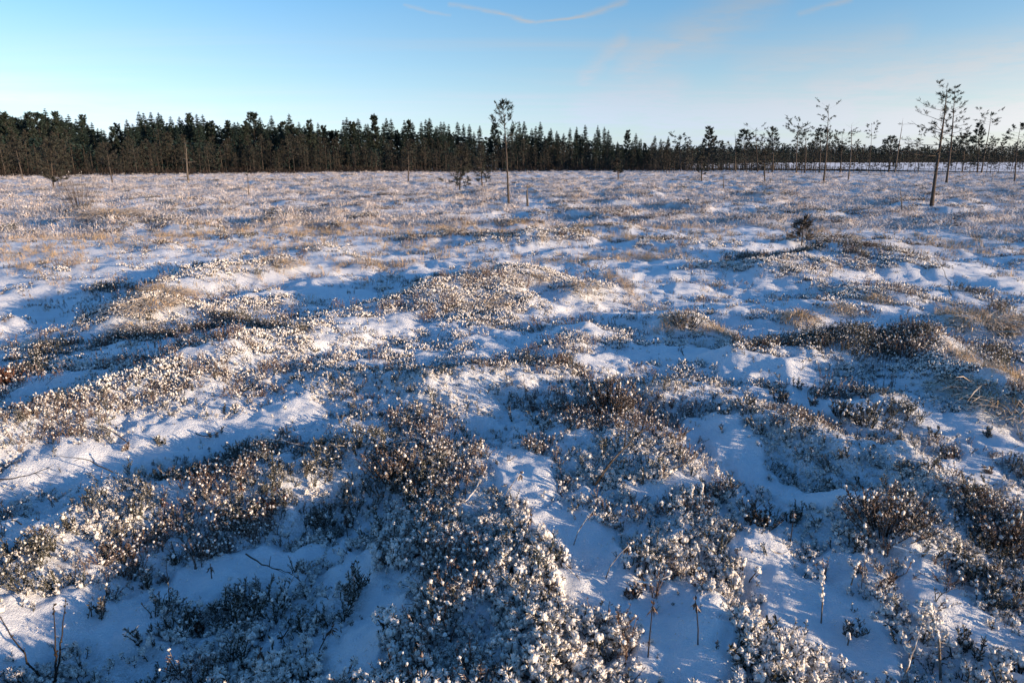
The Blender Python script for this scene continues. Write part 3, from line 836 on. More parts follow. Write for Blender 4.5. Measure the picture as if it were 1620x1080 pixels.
# back rank: tall spruces and pines that draw the skyline
px = -60.0
while px < 1060:
    D = edge(px) + rng.uniform(9, 24)
    sp_share = .72 if px < 420 else .8 if px < 560 else .88
    p = pt_at(px, D); hh = h_for(px, prof(px) + (rng.choice((rng.uniform(-13, 2), rng.uniform(0, 16))) - (4 if px > 420 else 0)), D, p.z)
    if rng.random() < sp_share:
        T, K = rng.choice(spruces); tree_at('spruce_tree', p, rng.uniform(0, 6.28), hh / 10, T, K, 'dark spruce in the forest back rank, ' + zone(px), 'tree', 'spruces at the back of the forest, ' + zone(px))
    else:
        T, K = rng.choice(fpines); tree_at('pine_tree', p, rng.uniform(0, 6.28), hh / 9, T, K, 'tall pine in the forest back rank, ' + zone(px), 'tree', 'tall pines at the back of the forest, ' + zone(px))
    px += rng.uniform(3.0, 8.5) * (1.15 if px > 700 else 1)
SPIRE_L = {704: 'spire topped spruce above the skyline left of the lone centre pine', 829: 'tallest full spruce just right of the lone centre pine crown', 911: 'thin spire spruce left of the tallest thin spire', 944: 'tallest thin spire spruce on the skyline right of centre',
           680: 'pointed spruce on the skyline left of the twin bushy pines', 585: 'pointed spruce on the skyline left of the small upright pine', 960: 'short pointed spruce right beside the tallest thin spire', 1010: 'last pointed spruce at the right end of the dark forest',
           868: 'left one of two pointed spruces right of the centre pine', 880: 'right one of two pointed spruces right of the centre pine'}
for (sx, sy) in ((704, 193), (829, 192), (911, 200), (944, 198), (680, 192), (585, 196), (960, 222), (1010, 222), (868, 207), (880, 207)):
    D = edge(sx) + 14; p = pt_at(sx, D); hh = h_for(sx, sy, D, p.z)
    T, K = rng.choice(spruces); r = tree_at('spruce_tree', p, rng.uniform(0, 6.28), hh / 10, T, K, SPIRE_L[sx], 'tree', 'spire topped spruces above the skyline')
    if sx in (911, 944): r.scale = (hh / 14, hh / 14, hh / 10)
# front rank: lower scraggly pines
px = -50.0
while px < 1090:
    D = edge(px) + rng.uniform(-1.5, 9)
    p = pt_at(px, D); y0 = 256 + EYE * 1085 / D
    hh = h_for(px, y0 - rng.uniform(.35, .78) * (y0 - prof(px)), D, p.z)
    T, K = rng.choice(scrub)
    tree_at('scrub_pine', p, rng.uniform(0, 6.28), hh / 6, T, K, 'low brownish pine fronting the forest, ' + zone(px), 'tree', 'low pines fronting the forest, ' + zone(px))
    px += rng.uniform(3.5, 9.0)

# the wood behind the edge, and the far wood beyond the snow field: masses nobody could count
def forest_mass(name, rows, label, seed):
    """rows: (px0, px1, D0, D1, step, top function, jitter)"""
    rg = random.Random(seed); mb = MB()
    for (p0, p1, D0, D1, step, topf, leafs) in rows:
        px = p0
        while px < p1:
            D = rg.uniform(D0(px), D1(px)); x = (px - 810) / (FPX * math.cos(PITCH) + 284 * math.sin(PITCH)) * D
            H = max(.8, h_for(px, topf(px) + rg.uniform(0, 9), D, 0)); w = H * rg.uniform(.12, .18)
            mb.tube([(x, D, -.3), (x, D, H * .9)], [.11, .03], 4)
            for k in range(leafs):
                t = rg.uniform(.02, 1.0); a = rg.uniform(0, 6.28); r = w * (1 - t) ** .7 * math.sqrt(rg.random()) + .05
                mb.leaf((x + math.cos(a) * r, D + math.sin(a) * r, H * t), (math.cos(a), math.sin(a), rg.uniform(-.5, .5)), H * rg.uniform(.06, .12), H * rg.uniform(.035, .07), rg, 1, .3)
            px += step * rg.uniform(.5, 1.5)
    o = mb.build(name, [m_shadebark, m_spruce]); tag(o, label, 'forest', kind='stuff')
forest_mass('forest_interior', [(-150, 1070, lambda p: edge(p) + 24, lambda p: edge(p) + 44, 3.4, lambda p: prof(p) + 6, 130), (-150, 1060, lambda p: edge(p) + 5, lambda p: edge(p) + 20, 3.2, lambda p: prof(p) + 30, 90), (1030, 1340, lambda p: 130, lambda p: 148, 2.2, lambda p: float(np.interp(p, [1030, 1180, 1260, 1340], [236, 244, 254, 264])), 70)], 'dense dark wood filling the gaps behind the forest edge', 3)
def edge_scrub():
    rg = random.Random(8); mb = MB(); px = -80.0
    while px < 1750:
        D = edge(px) + rg.uniform(-3, 3); x = (px - 810) / (FPX * math.cos(PITCH) + 284 * math.sin(PITCH)) * D; z = hz(x, D); H = rg.uniform(.25, .9) * (1.5 if px < 1100 else .8)
        for k in range(16):
            a = rg.uniform(0, 6.28); mb.leaf((x + rg.gauss(0, .25), D + rg.gauss(0, .25), z + rg.uniform(-.05, H * .5)), (math.cos(a) * .5, math.sin(a) * .5, rg.uniform(.4, 1.5)), H * rg.uniform(.4, .7), .07, rg, 0)
        px += rg.uniform(1.2, 4)
    o = mb.build('edge_scrub', [m_twig]); tag(o, 'low brown scrub along the far edge of the bog', 'scrub', kind='stuff')
edge_scrub()
def far_D(p): return float(np.interp(p, [960, 1130, 1300, 1620], [150, 190, 300, 430]))
def far_top(p): return float(np.interp(p, [980, 1100, 1300, 1450, 1620, 1900], [232, 230, 229, 230, 232, 232]))
forest_mass('far_forest', [(960, 1950, far_D, lambda p: far_D(p) + 35, 1.5, far_top, 110), (960, 1950, lambda p: far_D(p) - 5, lambda p: far_D(p) + 20, 1.5, lambda p: far_top(p) + 6, 110), (960, 1950, lambda p: far_D(p) - 18, lambda p: far_D(p), 1.8, lambda p: far_top(p) + 13, 80)], 'far dark wood beyond the open snow field', 4)

# ------------------------------------------------------------------ single trees of the open bog
def lone_pine(base, tip, label, seed, D=None, name='bog_pine', group=None, r=None, needle=None, **kw):
    p = pt_at(base[0], D) if D else ground_pt(*base)
    d = ray(*tip); s = p.y / d[1]
    H = EYE + d[2] * s - p.z
    lean = (d[0] * s - p.x) / H
    kw.setdefault('lean', (lean, random.Random(seed).gauss(0, .02)))
    q = kw.pop('q', 1.0)
    px_m = p.y / 664.0                                   # metres covered by one pixel of the finished picture
    kw.setdefault('tuft', max(.10, px_m * 2.1)); kw.setdefault('tw', max(.014, px_m * .40))
    T, K = pine_meshes(seed, H, r or max(H * .013, px_m * .75), **kw)
    o = empty(name, p, 0, label, 'tree', group)
    part('trunk', T, o)
    if K.f: part('crown', K.mesh('crown', [needle or m_pine]), o)
    return o
G = 'scattered pines of the open bog'
lone_pine((805, 326), (797, 163), 'slender lone pine with small rounded crown, tallest in the centre', 1, crown=.56, spread=.13, nb=34, tn=14, tw=.014, tuft=.12, dead=14, twigs=5, kink=.006, top='round', group=G, r=.05, fill=.85, rise=.9)
lone_pine((1474, 325), (1503, 136), 'largest bog pine on the right with long branches reaching left', 2, crown=.38, spread=.25, nb=26, tn=12, tw=.012, tuft=.11, dead=16, twigs=7, kink=.012, asym=(-.55, 0), top='cone', group=G, r=.06, fill=.6, rise=.25)
lone_pine((1497, 291), (1514, 138), 'tall pine close behind the largest bog pine', 3, crown=.34, spread=.16, nb=34, tn=8, dead=10, twigs=6, kink=.012, top='cone', group=G, fill=.85, asym=(.35, 0))
lone_pine((1303, 288), (1313, 168), 'tall sparse pine with forked open top, right of centre', 4, crown=.50, spread=.14, nb=20, tn=8, dead=10, twigs=5, kink=.012, top='flat', group=G, fill=.6)
lone_pine((1605, 287), (1612, 197), 'dark pine at the right edge of the picture', 5, crown=.40, spread=.24, nb=26, tn=9, twigs=6, top='round', group=G)
lone_pine((1262, 277), (1261, 198), 'umbrella crowned pine left of the tall sparse pine', 6, D=95, crown=.66, spread=.24, nb=22, tn=8, twigs=5, top='flat', group=G)
lone_pine((1275, 276), (1277, 206), 'thin pine close right of the umbrella crowned pine', 7, D=97, crown=.66, spread=.22, nb=14, tn=8, twigs=4, top='flat', group=G, fill=.7)
lone_pine((1224, 275), (1224, 203), 'narrow crowned pine left of the umbrella crowned pine', 8, D=103, crown=.52, spread=.15, nb=24, tn=9, twigs=5, top='round', group=G)
lone_pine((1200, 273), (1196, 205), 'bare topped pine with level crooked limbs, right of the dense pair', 9, D=108, crown=.72, spread=.22, nb=14, tn=7, twigs=4, top='flat', group=G, fill=.45)
lone_pine((1182, 273), (1176, 207), 'dense dark crowned pine right of the broad bushy pine', 10, D=108, crown=.42, spread=.19, nb=34, tn=10, twigs=6, top='round', group=G)
lone_pine((1121, 273), (1123, 203), 'broad bushy pine standing highest at the forest right end', 11, D=112, crown=.18, spread=.27, nb=50, tn=11, twigs=7, top='cone', group=G)
lone_pine((1078, 273), (1076, 218), 'forked pine with two flat crowns left of the broad bushy pine', 12, D=112, crown=.62, spread=.25, nb=18, tn=8, twigs=5, top='flat', group=G, fill=.8)
lone_pine((1298, 274), (1300, 205), 'pine half hidden behind the tall sparse pine', 13, D=100, crown=.48, spread=.22, nb=28, tn=9, twigs=6, top='round', group=G)
lone_pine((1376, 273), (1381, 197), 'far small crowned pine between two bare snags', 14, D=102, crown=.70, spread=.15, nb=14, tn=7, twigs=4, top='flat', group=G, fill=.6, r=.06)
lone_pine((1556, 271), (1567, 181), 'flat topped thin pine right of the largest bog pine', 15, D=104, crown=.80, spread=.20, nb=12, tn=8, twigs=5, top='flat', group=G, fill=.9)
lone_pine((1549, 272), (1551, 197), 'short dense pine left of the flat topped thin pine', 16, D=104, crown=.35, spread=.17, nb=34, tn=10, twigs=6, top='cone', group=G)
lone_pine((1525, 276), (1529, 212), 'dense low pine just right of the largest bog pine', 17, D=92, crown=.22, spread=.28, nb=40, tn=10, twigs=6, top='round', group=G)
lone_pine((1408, 274), (1410, 218), 'low round pine left of the bare spire snag', 18, D=108, crown=.55, spread=.28, nb=20, tn=9, twigs=5, top='round', group=G)
lone_pine((1455, 272), (1457, 205), 'thin pine showing left of the largest bog pine', 19, D=100, crown=.75, spread=.14, nb=10, tn=7, twigs=4, top='flat', group=G, fill=.5, r=.05)
lone_pine((1332, 273), (1332, 212), 'low spreading pine right of the tall sparse pine', 20, D=105, crown=.55, spread=.33, nb=20, tn=8, twigs=5, top='flat', group=G, fill=.8)
G2 = 'bare dead snags on the bog'
lone_pine((1342, 286), (1350, 196), 'dead bare snag with forked twiggy head, right of the tall sparse pine', 21, crown=.70, spread=.12, nb=9, twigs=4, dead=6, top='flat', name='dead_snag', group=G2, fill=0, kink=.02)
lone_pine((1418, 273), (1429, 187), 'dead bare spire with two side limbs, left of the largest bog pine', 22, D=100, crown=.40, spread=.16, nb=4, twigs=1, dead=4, top='cone', name='dead_snag', group=G2, fill=0, kink=.006, rise=-.1, brm=.7)
lone_pine((1165, 273), (1163, 209), 'dead thin pole left of the dense dark crowned pine', 23, D=108, crown=.75, spread=.06, nb=6, twigs=1, dead=6, top='flat', name='dead_snag', group=G2, fill=0)
lone_pine((835, 326), (833, 289), 'short dead snag with hooked branch right of the lone centre pine', 24, crown=.80, spread=.42, nb=4, twigs=2, dead=6, top='flat', name='dead_snag', group=G2, fill=0, r=.055, kink=.03, asym=(-.4, 0), brm=.6)
lone_pine((1427, 333), (1424, 290), 'thin dead stick left of the largest bog pine base', 25, crown=.5, spread=.10, nb=5, twigs=1, dead=5, top='flat', name='dead_snag', group=G2, fill=0, r=.022)
lone_pine((299, 290), (289, 222), 'crooked dead tree with bent arm before the left forest', 26, crown=.45, spread=.20, nb=6, twigs=2, dead=6, top='cone', name='dead_snag', group=G2, fill=0, r=.085, kink=.07, brm=.9)
lone_pine((394, 311), (391, 262), 'thin lone stem standing before the left forest', 27, crown=.6, spread=.08, nb=6, twigs=2, dead=6, top='flat', name='dead_snag', group=G2, fill=.3, r=.03)
lone_pine((706, 298), (705, 279), 'short bare stick left of the twin bushy pines', 28, crown=.6, spread=.1, nb=3, twigs=1, dead=3, name='dead_snag', group=G2, fill=0, r=.03)
lone_pine((1145, 298), (1144, 274), 'short bare stick below the broad bushy pine', 29, crown=.6, spread=.15, nb=3, twigs=1, dead=3, name='dead_snag', group=G2, fill=0, r=.04)
G3 = 'small pines before the forest'
lone_pine((646, 287), (645, 226), 'small upright pine before the forest, left of centre', 31, crown=.35, spread=.16, nb=28, twigs=5, tn=9, group=G3, needle=m_scrub)
lone_pine((727, 300), (730, 232), 'left bushy pine of the twin before the forest', 32, crown=.06, spread=.32, nb=54, twigs=7, tn=10, tuft=.20, tw=.022, group=G3, needle=m_scrub, top='cone', fill=.65)
lone_pine((763, 296), (760, 236), 'right bushy pine of the twin before the forest', 33, crown=.1, spread=.25, nb=36, twigs=5, tn=9, tuft=.18, tw=.026, group=G3, needle=m_scrub, top='cone', fill=.65)
lone_pine((85, 297), (80, 226), 'dark bushy pine before the forest at the left', 34, crown=.1, spread=.30, nb=44, twigs=6, tn=9, tuft=.22, tw=.03, group=G3, needle=m_scrub, top='round', fill=1)
lone_pine((178, 289), (168, 228), 'leaning pine before the forest right of the dark bushy one', 35, crown=.35, spread=.22, nb=30, twigs=5, tn=9, group=G3, needle=m_scrub)
lone_pine((36, 283), (24, 222), 'leaning pale trunked pine near the left edge', 36, crown=.45, spread=.22, nb=26, twigs=5, tn=9, group=G3, needle=m_scrub)
lone_pine((1110, 286), (1110, 244), 'small dark pine below the broad bushy pine', 37, crown=.25, spread=.2, nb=26, twigs=5, tn=9, group=G3, needle=m_scrub)
lone_pine((1210, 288), (1209, 240), 'small dark pine before the narrow crowned pine', 38, crown=.4, spread=.18, nb=20, twigs=5, tn=9, group=G3, needle=m_scrub)
lone_pine((978, 284), (977, 252), 'small dark pine before the forest below the thin spire', 39, crown=.3, spread=.22, nb=22, twigs=5, tn=9, group=G3, needle=m_scrub)
lone_pine((1268, 388), (1271, 350), 'little pine sapling on the snowy hummock right of centre', 40, crown=.12, spread=.38, nb=17, twigs=4, tn=13, tuft=.11, tw=.013, dead=0, group=G3, top='cone', r=.014, name='pine_sapling', rise=.6, fill=.75, needle=m_frostleaf)
# thin belt of young pines between the bog and the snow field
rng = random.Random(77)
BELT = ((1062, 'left of the broad bushy pine'), (1150, 'beside the broad bushy pine'), (1215, 'below the dense dark crowned pine'), (1290, 'below the umbrella crowned pine'), (1360, 'beside the dead forked snag'), (1440, 'below the bare spire snag'), (1530, 'around the largest bog pine'), (9999, 'below the flat topped pine'))
px = 1030.0
while px < 1680:
    D = rng.uniform(92, 124); p = pt_at(px, D)
    hh = h_for(px, rng.uniform(216, 246) if px > 1180 else rng.uniform(222, 240), D, p.z)
    T, K = rng.choice(scrub)
    w = [z for lim, z in BELT if px < lim][0]
    tree_at('young_pine', p, rng.uniform(0, 6.28), hh / 6, T, K, 'young thin pine at the snow field edge, ' + w, 'tree', 'young pines at the snow field edge, ' + w)
    px += rng.uniform(3, 7) if px < 1180 else rng.uniform(3.5, 9)

# ------------------------------------------------------------------ single plants and sticks
def shrub_thing(px, py, label, seed, size, h, n, mats, group=None, name='heather_shrub'):
    p = ground_pt(px, py); rg = random.Random(seed)
    o = empty(name, p, rg.uniform(0, 6), label, 'shrub', group)
    S = MB(); Lf = MB()
    for k in range(n):
        a = rg.uniform(0, 6.28); sp = rg.uniform(.2, 1) * size; hh = h * rg.uniform(.55, 1.1)
        b0 = Vector((math.cos(a) * sp * .35, math.sin(a) * sp * .35, -.04)); b1 = b0 + Vector((math.cos(a) * sp * .3, math.sin(a) * sp * .3, hh * .55)); b2 = b1 + Vector((math.cos(a) * sp * .25 + rg.gauss(0, .01), math.sin(a) * sp * .25, hh * .5))
        S.tube([b0, b1, b2], [.0028, .0022, .0012], 4, 0, False)
        for j in range(34):
            t = rg.uniform(.1, 1.0) ** .8; q = b0.lerp(b1, t * 2) if t < .5 else b1.lerp(b2, t * 2 - 1); e = rg.uniform(0, 6.28)
            Lf.leaf(q, (math.cos(e), math.sin(e), rg.uniform(.6, 1.8)), rg.uniform(.012, .024), .006, rg, 0)
        if rg.random() < .4: Lf.ball(tuple(b2), rg.uniform(.005, .009), rg, 1, .3, 1, 1.3)
    S.build('stems', [m_twig], o); Lf.build('leaves', mats, o)
    return o
def tussock(px, py, label, seed, size, h, n, group='grass tussocks', lean=0.0):
    """a dome of arching bleached blades falling outward from the crown"""
    p = ground_pt(px, py); mb = MB(); rg = random.Random(seed * 31)
    lopsided = rg.uniform(0, 6.28)
    h *= .75
    for k in range(int(n * .8)):
        a = rg.uniform(0, 6.28); u = math.sqrt(rg.random()); r = size * .75 * u
        ha = a + rg.gauss(0, .5); L = size * rg.uniform(.45, .95) * (1 + .3 * math.cos(a - lopsided)); d = Vector((math.cos(ha), math.sin(ha), 0))
        z0 = h * (1 - u * u) * .55 - .03; hh = h * rg.uniform(.25, .6) * (1.1 - .5 * u)
        b0 = Vector((math.cos(a) * r, math.sin(a) * r, z0)); w = Vector((rg.gauss(0, .10), rg.gauss(0, .10), rg.gauss(0, .05))) * size
        pts = [b0, b0 + d * L * .2 + Vector((0, 0, hh * .75)), b0 + d * L * .6 + w + Vector((0, 0, hh * .8)), b0 + d * L + w * 2 + Vector((0, 0, hh * rg.uniform(-.5, .5)))]
        mb.blade(pts, rg.uniform(.6, 1.4) * (.0045 + size * .007), (-d.y, d.x, rg.gauss(0, .3)), 0)
    o = mb.build('grass_tussock', [m_grass], None, p); tag(o, label, 'tussock', group)
def branch(px0, py0, px1, py1, label, seed, r=.004, lift0=.0, lift1=.12, mat=None, side=4, sag=.02, name='bare_twig', group='bare twigs in the foreground', buds=False):
    """a bare twig between two places of the photograph, both near the ground"""
    rg = random.Random(seed); mat = mat or m_twig
    a = ground_pt(px0, py0); a.z += lift0 + .02
    b = ground_pt(px1, py1)
    dd = Vector(ray(px1, py1)); s = max(.3, (b - Vector((0, 0, EYE))).length - lift1 * 1.4 - .08) / dd.length
    b = Vector((0, 0, EYE)) + dd * s
    L = (b - a).length; n = 9; pts = []
    for i in range(n):
        t = i / (n - 1); w = math.sin(t * math.pi)
        pts.append(a.lerp(b, t) + Vector((rg.gauss(0, .012) * L * w, rg.gauss(0, .012) * L * w, -sag * w + rg.gauss(0, .01) * L * w)) - a)
    o = empty(name, a, 0, label, 'twig', group)
    T = MB(); T.tube(pts, [r * (1 - .7 * i / (n - 1)) for i in range(n)], 5); T.build('stem', [mat], o)
    for k in range(side):
        t = rg.uniform(.3, .95); f = t * (n - 1); i = min(int(f), n - 2); q = pts[i].lerp(pts[i + 1], f - i)
        d = (pts[-1] - pts[0]).normalized() + Vector((rg.gauss(0, .6), rg.gauss(0, .6), rg.gauss(0, .5)))
        l2 = L * rg.uniform(.10, .28); q2 = q + d.normalized() * l2
        M = MB(); M.tube([q, q.lerp(q2, .5) + Vector((0, 0, l2 * .06)), q2], [r * .5, r * .4, r * .2], 4); M.build('side_twig', [mat], o)
    if buds:
        M = MB()
        for k in range(int(L / .022)):
            t = rg.random(); f = t * (n - 1); i = min(int(f), n - 2); q = pts[i].lerp(pts[i + 1], f - i)
            M.ball(tuple(q + Vector((rg.gauss(0, r * .7), rg.gauss(0, r * .7), 0))), rg.uniform(.0025, .0045), rg, 1, .2, 0, 1.2)
        M.build('buds', [mat], o)
    return o
def tea_stem(px, py, label, seed, h=.16, heading=0.0, lean=.5, leaf=.035, frost=False, mat=None, group='stems with drooping dry leaves'):
    """a stem topped by a whorl of drooping dry leaves"""
    p = ground_pt(px, py); rg = random.Random(seed)
    o = empty('drooping_leaf_stem', p, 0, label, 'plant', group)
    dx_, dy_ = math.cos(heading) * lean * h, math.sin(heading) * lean * h
    pts = [Vector((0, 0, -.03)), Vector((dx_ * .25, dy_ * .25, h * .4)), Vector((dx_ * .65, dy_ * .65, h * .78)), Vector((dx_, dy_, h))]
    S = MB(); S.tube(pts, [.0026, .0022, .0018, .0014], 5); S.build('stem', [m_rimetwig if frost else m_twig], o)
    Lf = MB()
    for k in range(13):
        a = rg.uniform(0, 6.28); q = pts[3].lerp(pts[2], rg.uniform(0, .35))
        d = Vector((math.cos(a) * .42, math.sin(a) * .42, rg.uniform(-1.3, -.25)))
        Lf.leaf(q, d, leaf * rg.uniform(.6, 1.2), .006, rg, 0, .5)
    for k in range(4):
        a = rg.uniform(0, 6.28); Lf.leaf(pts[3], (math.cos(a) * .5, math.sin(a) * .5, 1), leaf * .5, .006, rg, 0, .5)
    Lf.build('leaves', [mat or m_brown], o)
    if frost:
        F = MB()
        for k in range(7): F.ball(tuple(pts[3] + Vector((rg.gauss(0, .006), rg.gauss(0, .006), rg.uniform(-.03, .008)))), rg.uniform(.003, .006), rg, 1, .3)
        F.build('rime_cap', [m_rime], o)
    return o
def rimed_stalk(px, py, label, seed, h=.15, lean=(0, 0), group='upright stalks coated in rime'):
    p = ground_pt(px, py); rg = random.Random(seed)
    o = empty('rimed_stalk', p, 0, label, 'plant', group)
    top = Vector((lean[0] * h, lean[1] * h, h)); S = MB()
    S.tube([(0, 0, -.03), tuple(top * .5 + Vector((.004, 0, 0))), tuple(top)], [.003, .0026, .002], 5); S.build('stem', [m_rimetwig], o)
    F = MB()
    for k in range(int(h / .006)):
        t = rg.uniform(.35, 1.0); q = top * t
        F.ball((q.x + rg.gauss(0, .003), q.y + rg.gauss(0, .003), q.z), rg.uniform(.003, .0065) * (.7 + .5 * t), rg, 1, .35, 0, 1.3)
    F.build('rime_coat', [m_rime], o)

GH = 'dark heather shrubs on the snow'
shrub_thing(1372, 668, 'dark spreading heather shrub on snow in the right middle', 1, .22, .15, 46, HEATH2, GH)
shrub_thing(1235, 636, 'small dark heather tuft alone on snow left of the spreading shrub', 2, .07, .10, 16, HEATH2, GH)
shrub_thing(1335, 655, 'small dark heather tuft beside the spreading shrub', 3, .10, .12, 18, HEATH2, GH)
shrub_thing(1400, 835, 'large rusty brown shrub on the right near hummock', 4, .24, .16, 80, BROWN2, 'rusty brown shrubs')
shrub_thing(1585, 860, 'brown shrub at the right edge below the snow trough', 5, .18, .15, 50, BROWN2, 'rusty brown shrubs')
shrub_thing(965, 645, 'brown twiggy shrub on the hummock crest near the centre', 6, .26, .20, 80, BROWN2, 'rusty brown shrubs')
shrub_thing(430, 800, 'rusty red leaved shrub inside the dark heather on the left', 7, .10, .08, 26, [m_rust, m_rime], 'rusty brown shrubs')
shrub_thing(315, 985, 'rusty red low sprig on the shaded snow lower left', 8, .07, .06, 16, [m_rust, m_rime], 'rusty brown shrubs')
shrub_thing(12, 605, 'reddish shrub cut by the left edge', 9, .14, .14, 26, [m_rust, m_rime], 'rusty brown shrubs')
shrub_thing(620, 750, 'brown twiggy shrub at the right end of the dark heather', 10, .20, .17, 60, BROWN2, 'rusty brown shrubs')
shrub_thing(1205, 830, 'brown rimed shrub left of the narrow snow trough', 11, .10, .10, 22, FROST2, GH)
shrub_thing(125, 326, 'bare brown bush before the forest on the left', 12, .95, .95, 90, [m_brown, m_rime], 'rusty brown shrubs')
shrub_thing(1430, 560, 'dark heather on the sunlit crest right of the centre', 13, .26, .16, 46, BROWN2, GH)
shrub_thing(1085, 515, 'dark heather bush left of the pale round tussock', 14, .25, .17, 40, HEATH2, GH)
SN = [(200, 712), (255, 700), (150, 790), (110, 835), (60, 850), (345, 690), (305, 985), (235, 925), (270, 915), (280, 890), (225, 1010), (550, 830), (610, 880), (1145, 655), (1180, 640), (1260, 612), (1290, 640), (1480, 690), (1560, 690), (1500, 725), (1395, 920), (1355, 870), (1350, 1000), (1540, 1030), (1000, 940), (1020, 870), (1470, 745), (470, 505), (1560, 745), (1250, 820), (700, 985), (160, 975)]
where = ['below the pale left ridge', 'right of the thin drooping twig', 'above the left dark heather band', 'at the left heather band', 'near the left edge', 'on the upper left snow bank', 'on the lower left snow slope', 'on the lower left snow slope, leftmost', 'on the lower left snow slope, middle', 'on the lower left snow slope, topmost', 'at the bottom left snow', 'on the blue snow left of centre', 'on the blue snow beside the rimed cushion', 'on the snow below the centre right hollow', 'in the centre right hollow', 'in the centre right hollow, farthest', 'left of the spreading heather shrub', 'on the sparkling right snow bank', 'on the right snow bank near the edge', 'low on the right snow bank', 'below the large rusty shrub', 'left below the large rusty shrub', 'in the lower right snow trough', 'at the lower right corner', 'on the lit snow below centre', 'on the lit snow right of the rimed cushion', 'above the brown shrub at the right edge', 'on the snow strip left of centre', 'at the right edge snow', 'in the narrow snow trough', 'at the bottom left of the rimed cushion', 'at the foot of the lower left snow slope']
for i, (px, py) in enumerate(SN):
    shrub_thing(px, py, 'small dark heather sprig ' + where[i], 40 + i, .035 + .02 * (i % 3), .07 + .012 * (i % 4), 5 + i % 5, HEATH2 if i % 4 else BROWN2, 'small heather sprigs in the snow', 'heather_sprig')

tussock(1264, 508, 'pale round grass tussock lit by the sun, right of centre', 1, .20, .22, 420)
tussock(1325, 490, 'smaller pale grass tussock right of the round one', 2, .17, .15, 260)
tussock(1388, 477, 'low brown grass tussock behind the round one', 3, .20, .17, 280)
tussock(1553, 517, 'large flattened pale tussock near the right edge', 4, .34, .20, 460)
tussock(240, 485, 'pale grass tussock on the left hummock slope', 5, .30, .18, 420)
tussock(262, 468, 'pale grass tussock higher on the left hummock slope', 6, .30, .16, 320)
tussock(450, 420, 'pale grass tussock at the right end of the left hummock', 7, .24, .20, 280)
tussock(925, 458, 'warm lit grass tussock right of the central hummock', 8, .26, .18, 300)
tussock(765, 480, 'golden grass tuft on the front of the central hummock', 9, .40, .14, 380)
tussock(835, 440, 'golden grass tuft on the right shoulder of the central hummock', 10, .32, .14, 260)
tussock(1560, 620, 'straw coloured grass on the long crest at the right', 11, .30, .14, 320)
tussock(1605, 645, 'straw coloured grass where the crest meets the right edge', 12, .30, .14, 300)
tussock(35, 550, 'pale grass in the shaded hollow at the left edge', 13, .22, .12, 160)
tussock(215, 520, 'pale grass at the foot of the left hummock', 14, .24, .14, 220)
tussock(180, 343, 'tan grass mound before the bare brown bush', 15, .9, .35, 500)

GB = 'bare twigs in the foreground'
branch(940, 790, 1040, 668, 'long dark curved bare branch slanting over the central rimed hummock', 1, .008, .06, .38, side=3, sag=-.05)
branch(1065, 750, 1110, 705, 'short dark twig right of the long curved branch', 2, .004, .01, .10, side=2)
branch(1040, 735, 1075, 700, 'dark twig beside the long curved branch', 3, .004, .02, .1, side=2)
branch(1380, 712, 1405, 690, 'dark bent twig on the snow above the right ridge', 4, .005, .01, .08, side=2)
branch(1505, 470, 1490, 420, 'thin bent stem on the sunlit snow at the right', 5, .006, .0, .25, side=0, sag=-.06)
branch(90, 1085, 85, 955, 'left upright budded twig of a pair in the lower left', 6, .0042, .0, .22, side=1, buds=True)
branch(88, 1085, 104, 945, 'right upright budded twig of a pair in the lower left', 7, .0042, .0, .22, side=1, buds=True)
branch(70, 1085, 0, 975, 'budded twig slanting from the lower left corner', 8, .0042, .0, .2, side=1, buds=True)
branch(205, 708, 148, 672, 'thin drooping twig above the upper left snow bank', 9, .0036, .0, .10, side=0, sag=-.03)
branch(180, 752, 85, 722, 'thin arched twig lying over the upper left snow bank', 10, .0036, .0, .06, side=2, sag=-.03)
branch(0, 772, 85, 735, 'stem reaching in from the left edge over snow', 11, .004, .03, .12, side=3)
branch(35, 835, 0, 795, 'dark twig at the left edge below the reaching stem', 12, .004, .0, .08, side=1)
branch(390, 885, 460, 905, 'dark twig lying on the shaded snow left of centre', 13, .004, .01, .05, side=3)
branch(440, 1020, 460, 985, 'dark twig on the shaded snow at the bottom left of centre', 14, .004, .01, .06, side=2)
branch(420, 715, 545, 705, 'brown fallen branch across the dark heather', 15, .005, .07, .09, side=3, mat=m_brown)
branch(545, 700, 700, 735, 'long thin brown branch right over the dark heather', 16, .004, .1, .09, side=2, mat=m_brown)
branch(240, 606, 275, 618, 'dark forked twig on the sunlit left ridge', 17, .005, .0, .08, side=3)
branch(310, 690, 345, 685, 'drooping leafy twig on the upper left snow bank', 18, .0035, .0, .07, side=4)
branch(695, 530, 680, 560, 'thin dark stem standing on snow below the central hummock', 19, .004, .0, .1, side=0)
branch(890, 905, 935, 915, 'rimed pale twig curving on the snow below centre', 20, .005, .02, .05, side=3, mat=m_rimetwig)
branch(1215, 880, 1250, 870, 'rimed pale twig lying left of the narrow snow trough', 21, .005, .02, .04, side=2, mat=m_rimetwig)
branch(990, 930, 1060, 910, 'rimed pale twig beside the sunlit snow', 22, .005, .02, .05, side=3, mat=m_rimetwig)
branch(735, 800, 770, 740, 'rimed pale stem slanting above the rimed cushion', 23, .0045, .0, .10, side=1, mat=m_rimetwig)
branch(1410, 880, 1490, 870, 'rimed pale twig lying under the large rusty shrub', 24, .005, .03, .05, side=1, mat=m_rimetwig)
branch(1425, 1080, 1455, 1000, 'right rimed twig crossing in the lower right corner', 25, .0045, .0, .12, side=2, mat=m_rimetwig)
tea_stem(500, 1048, 'dry drooping stem on the shaded snow at the bottom', 1, .13, .3, .5)
tea_stem(408, 1062, 'rusty dry flower head near the bottom left of centre', 2, .08, .3, .2, mat=m_rust)
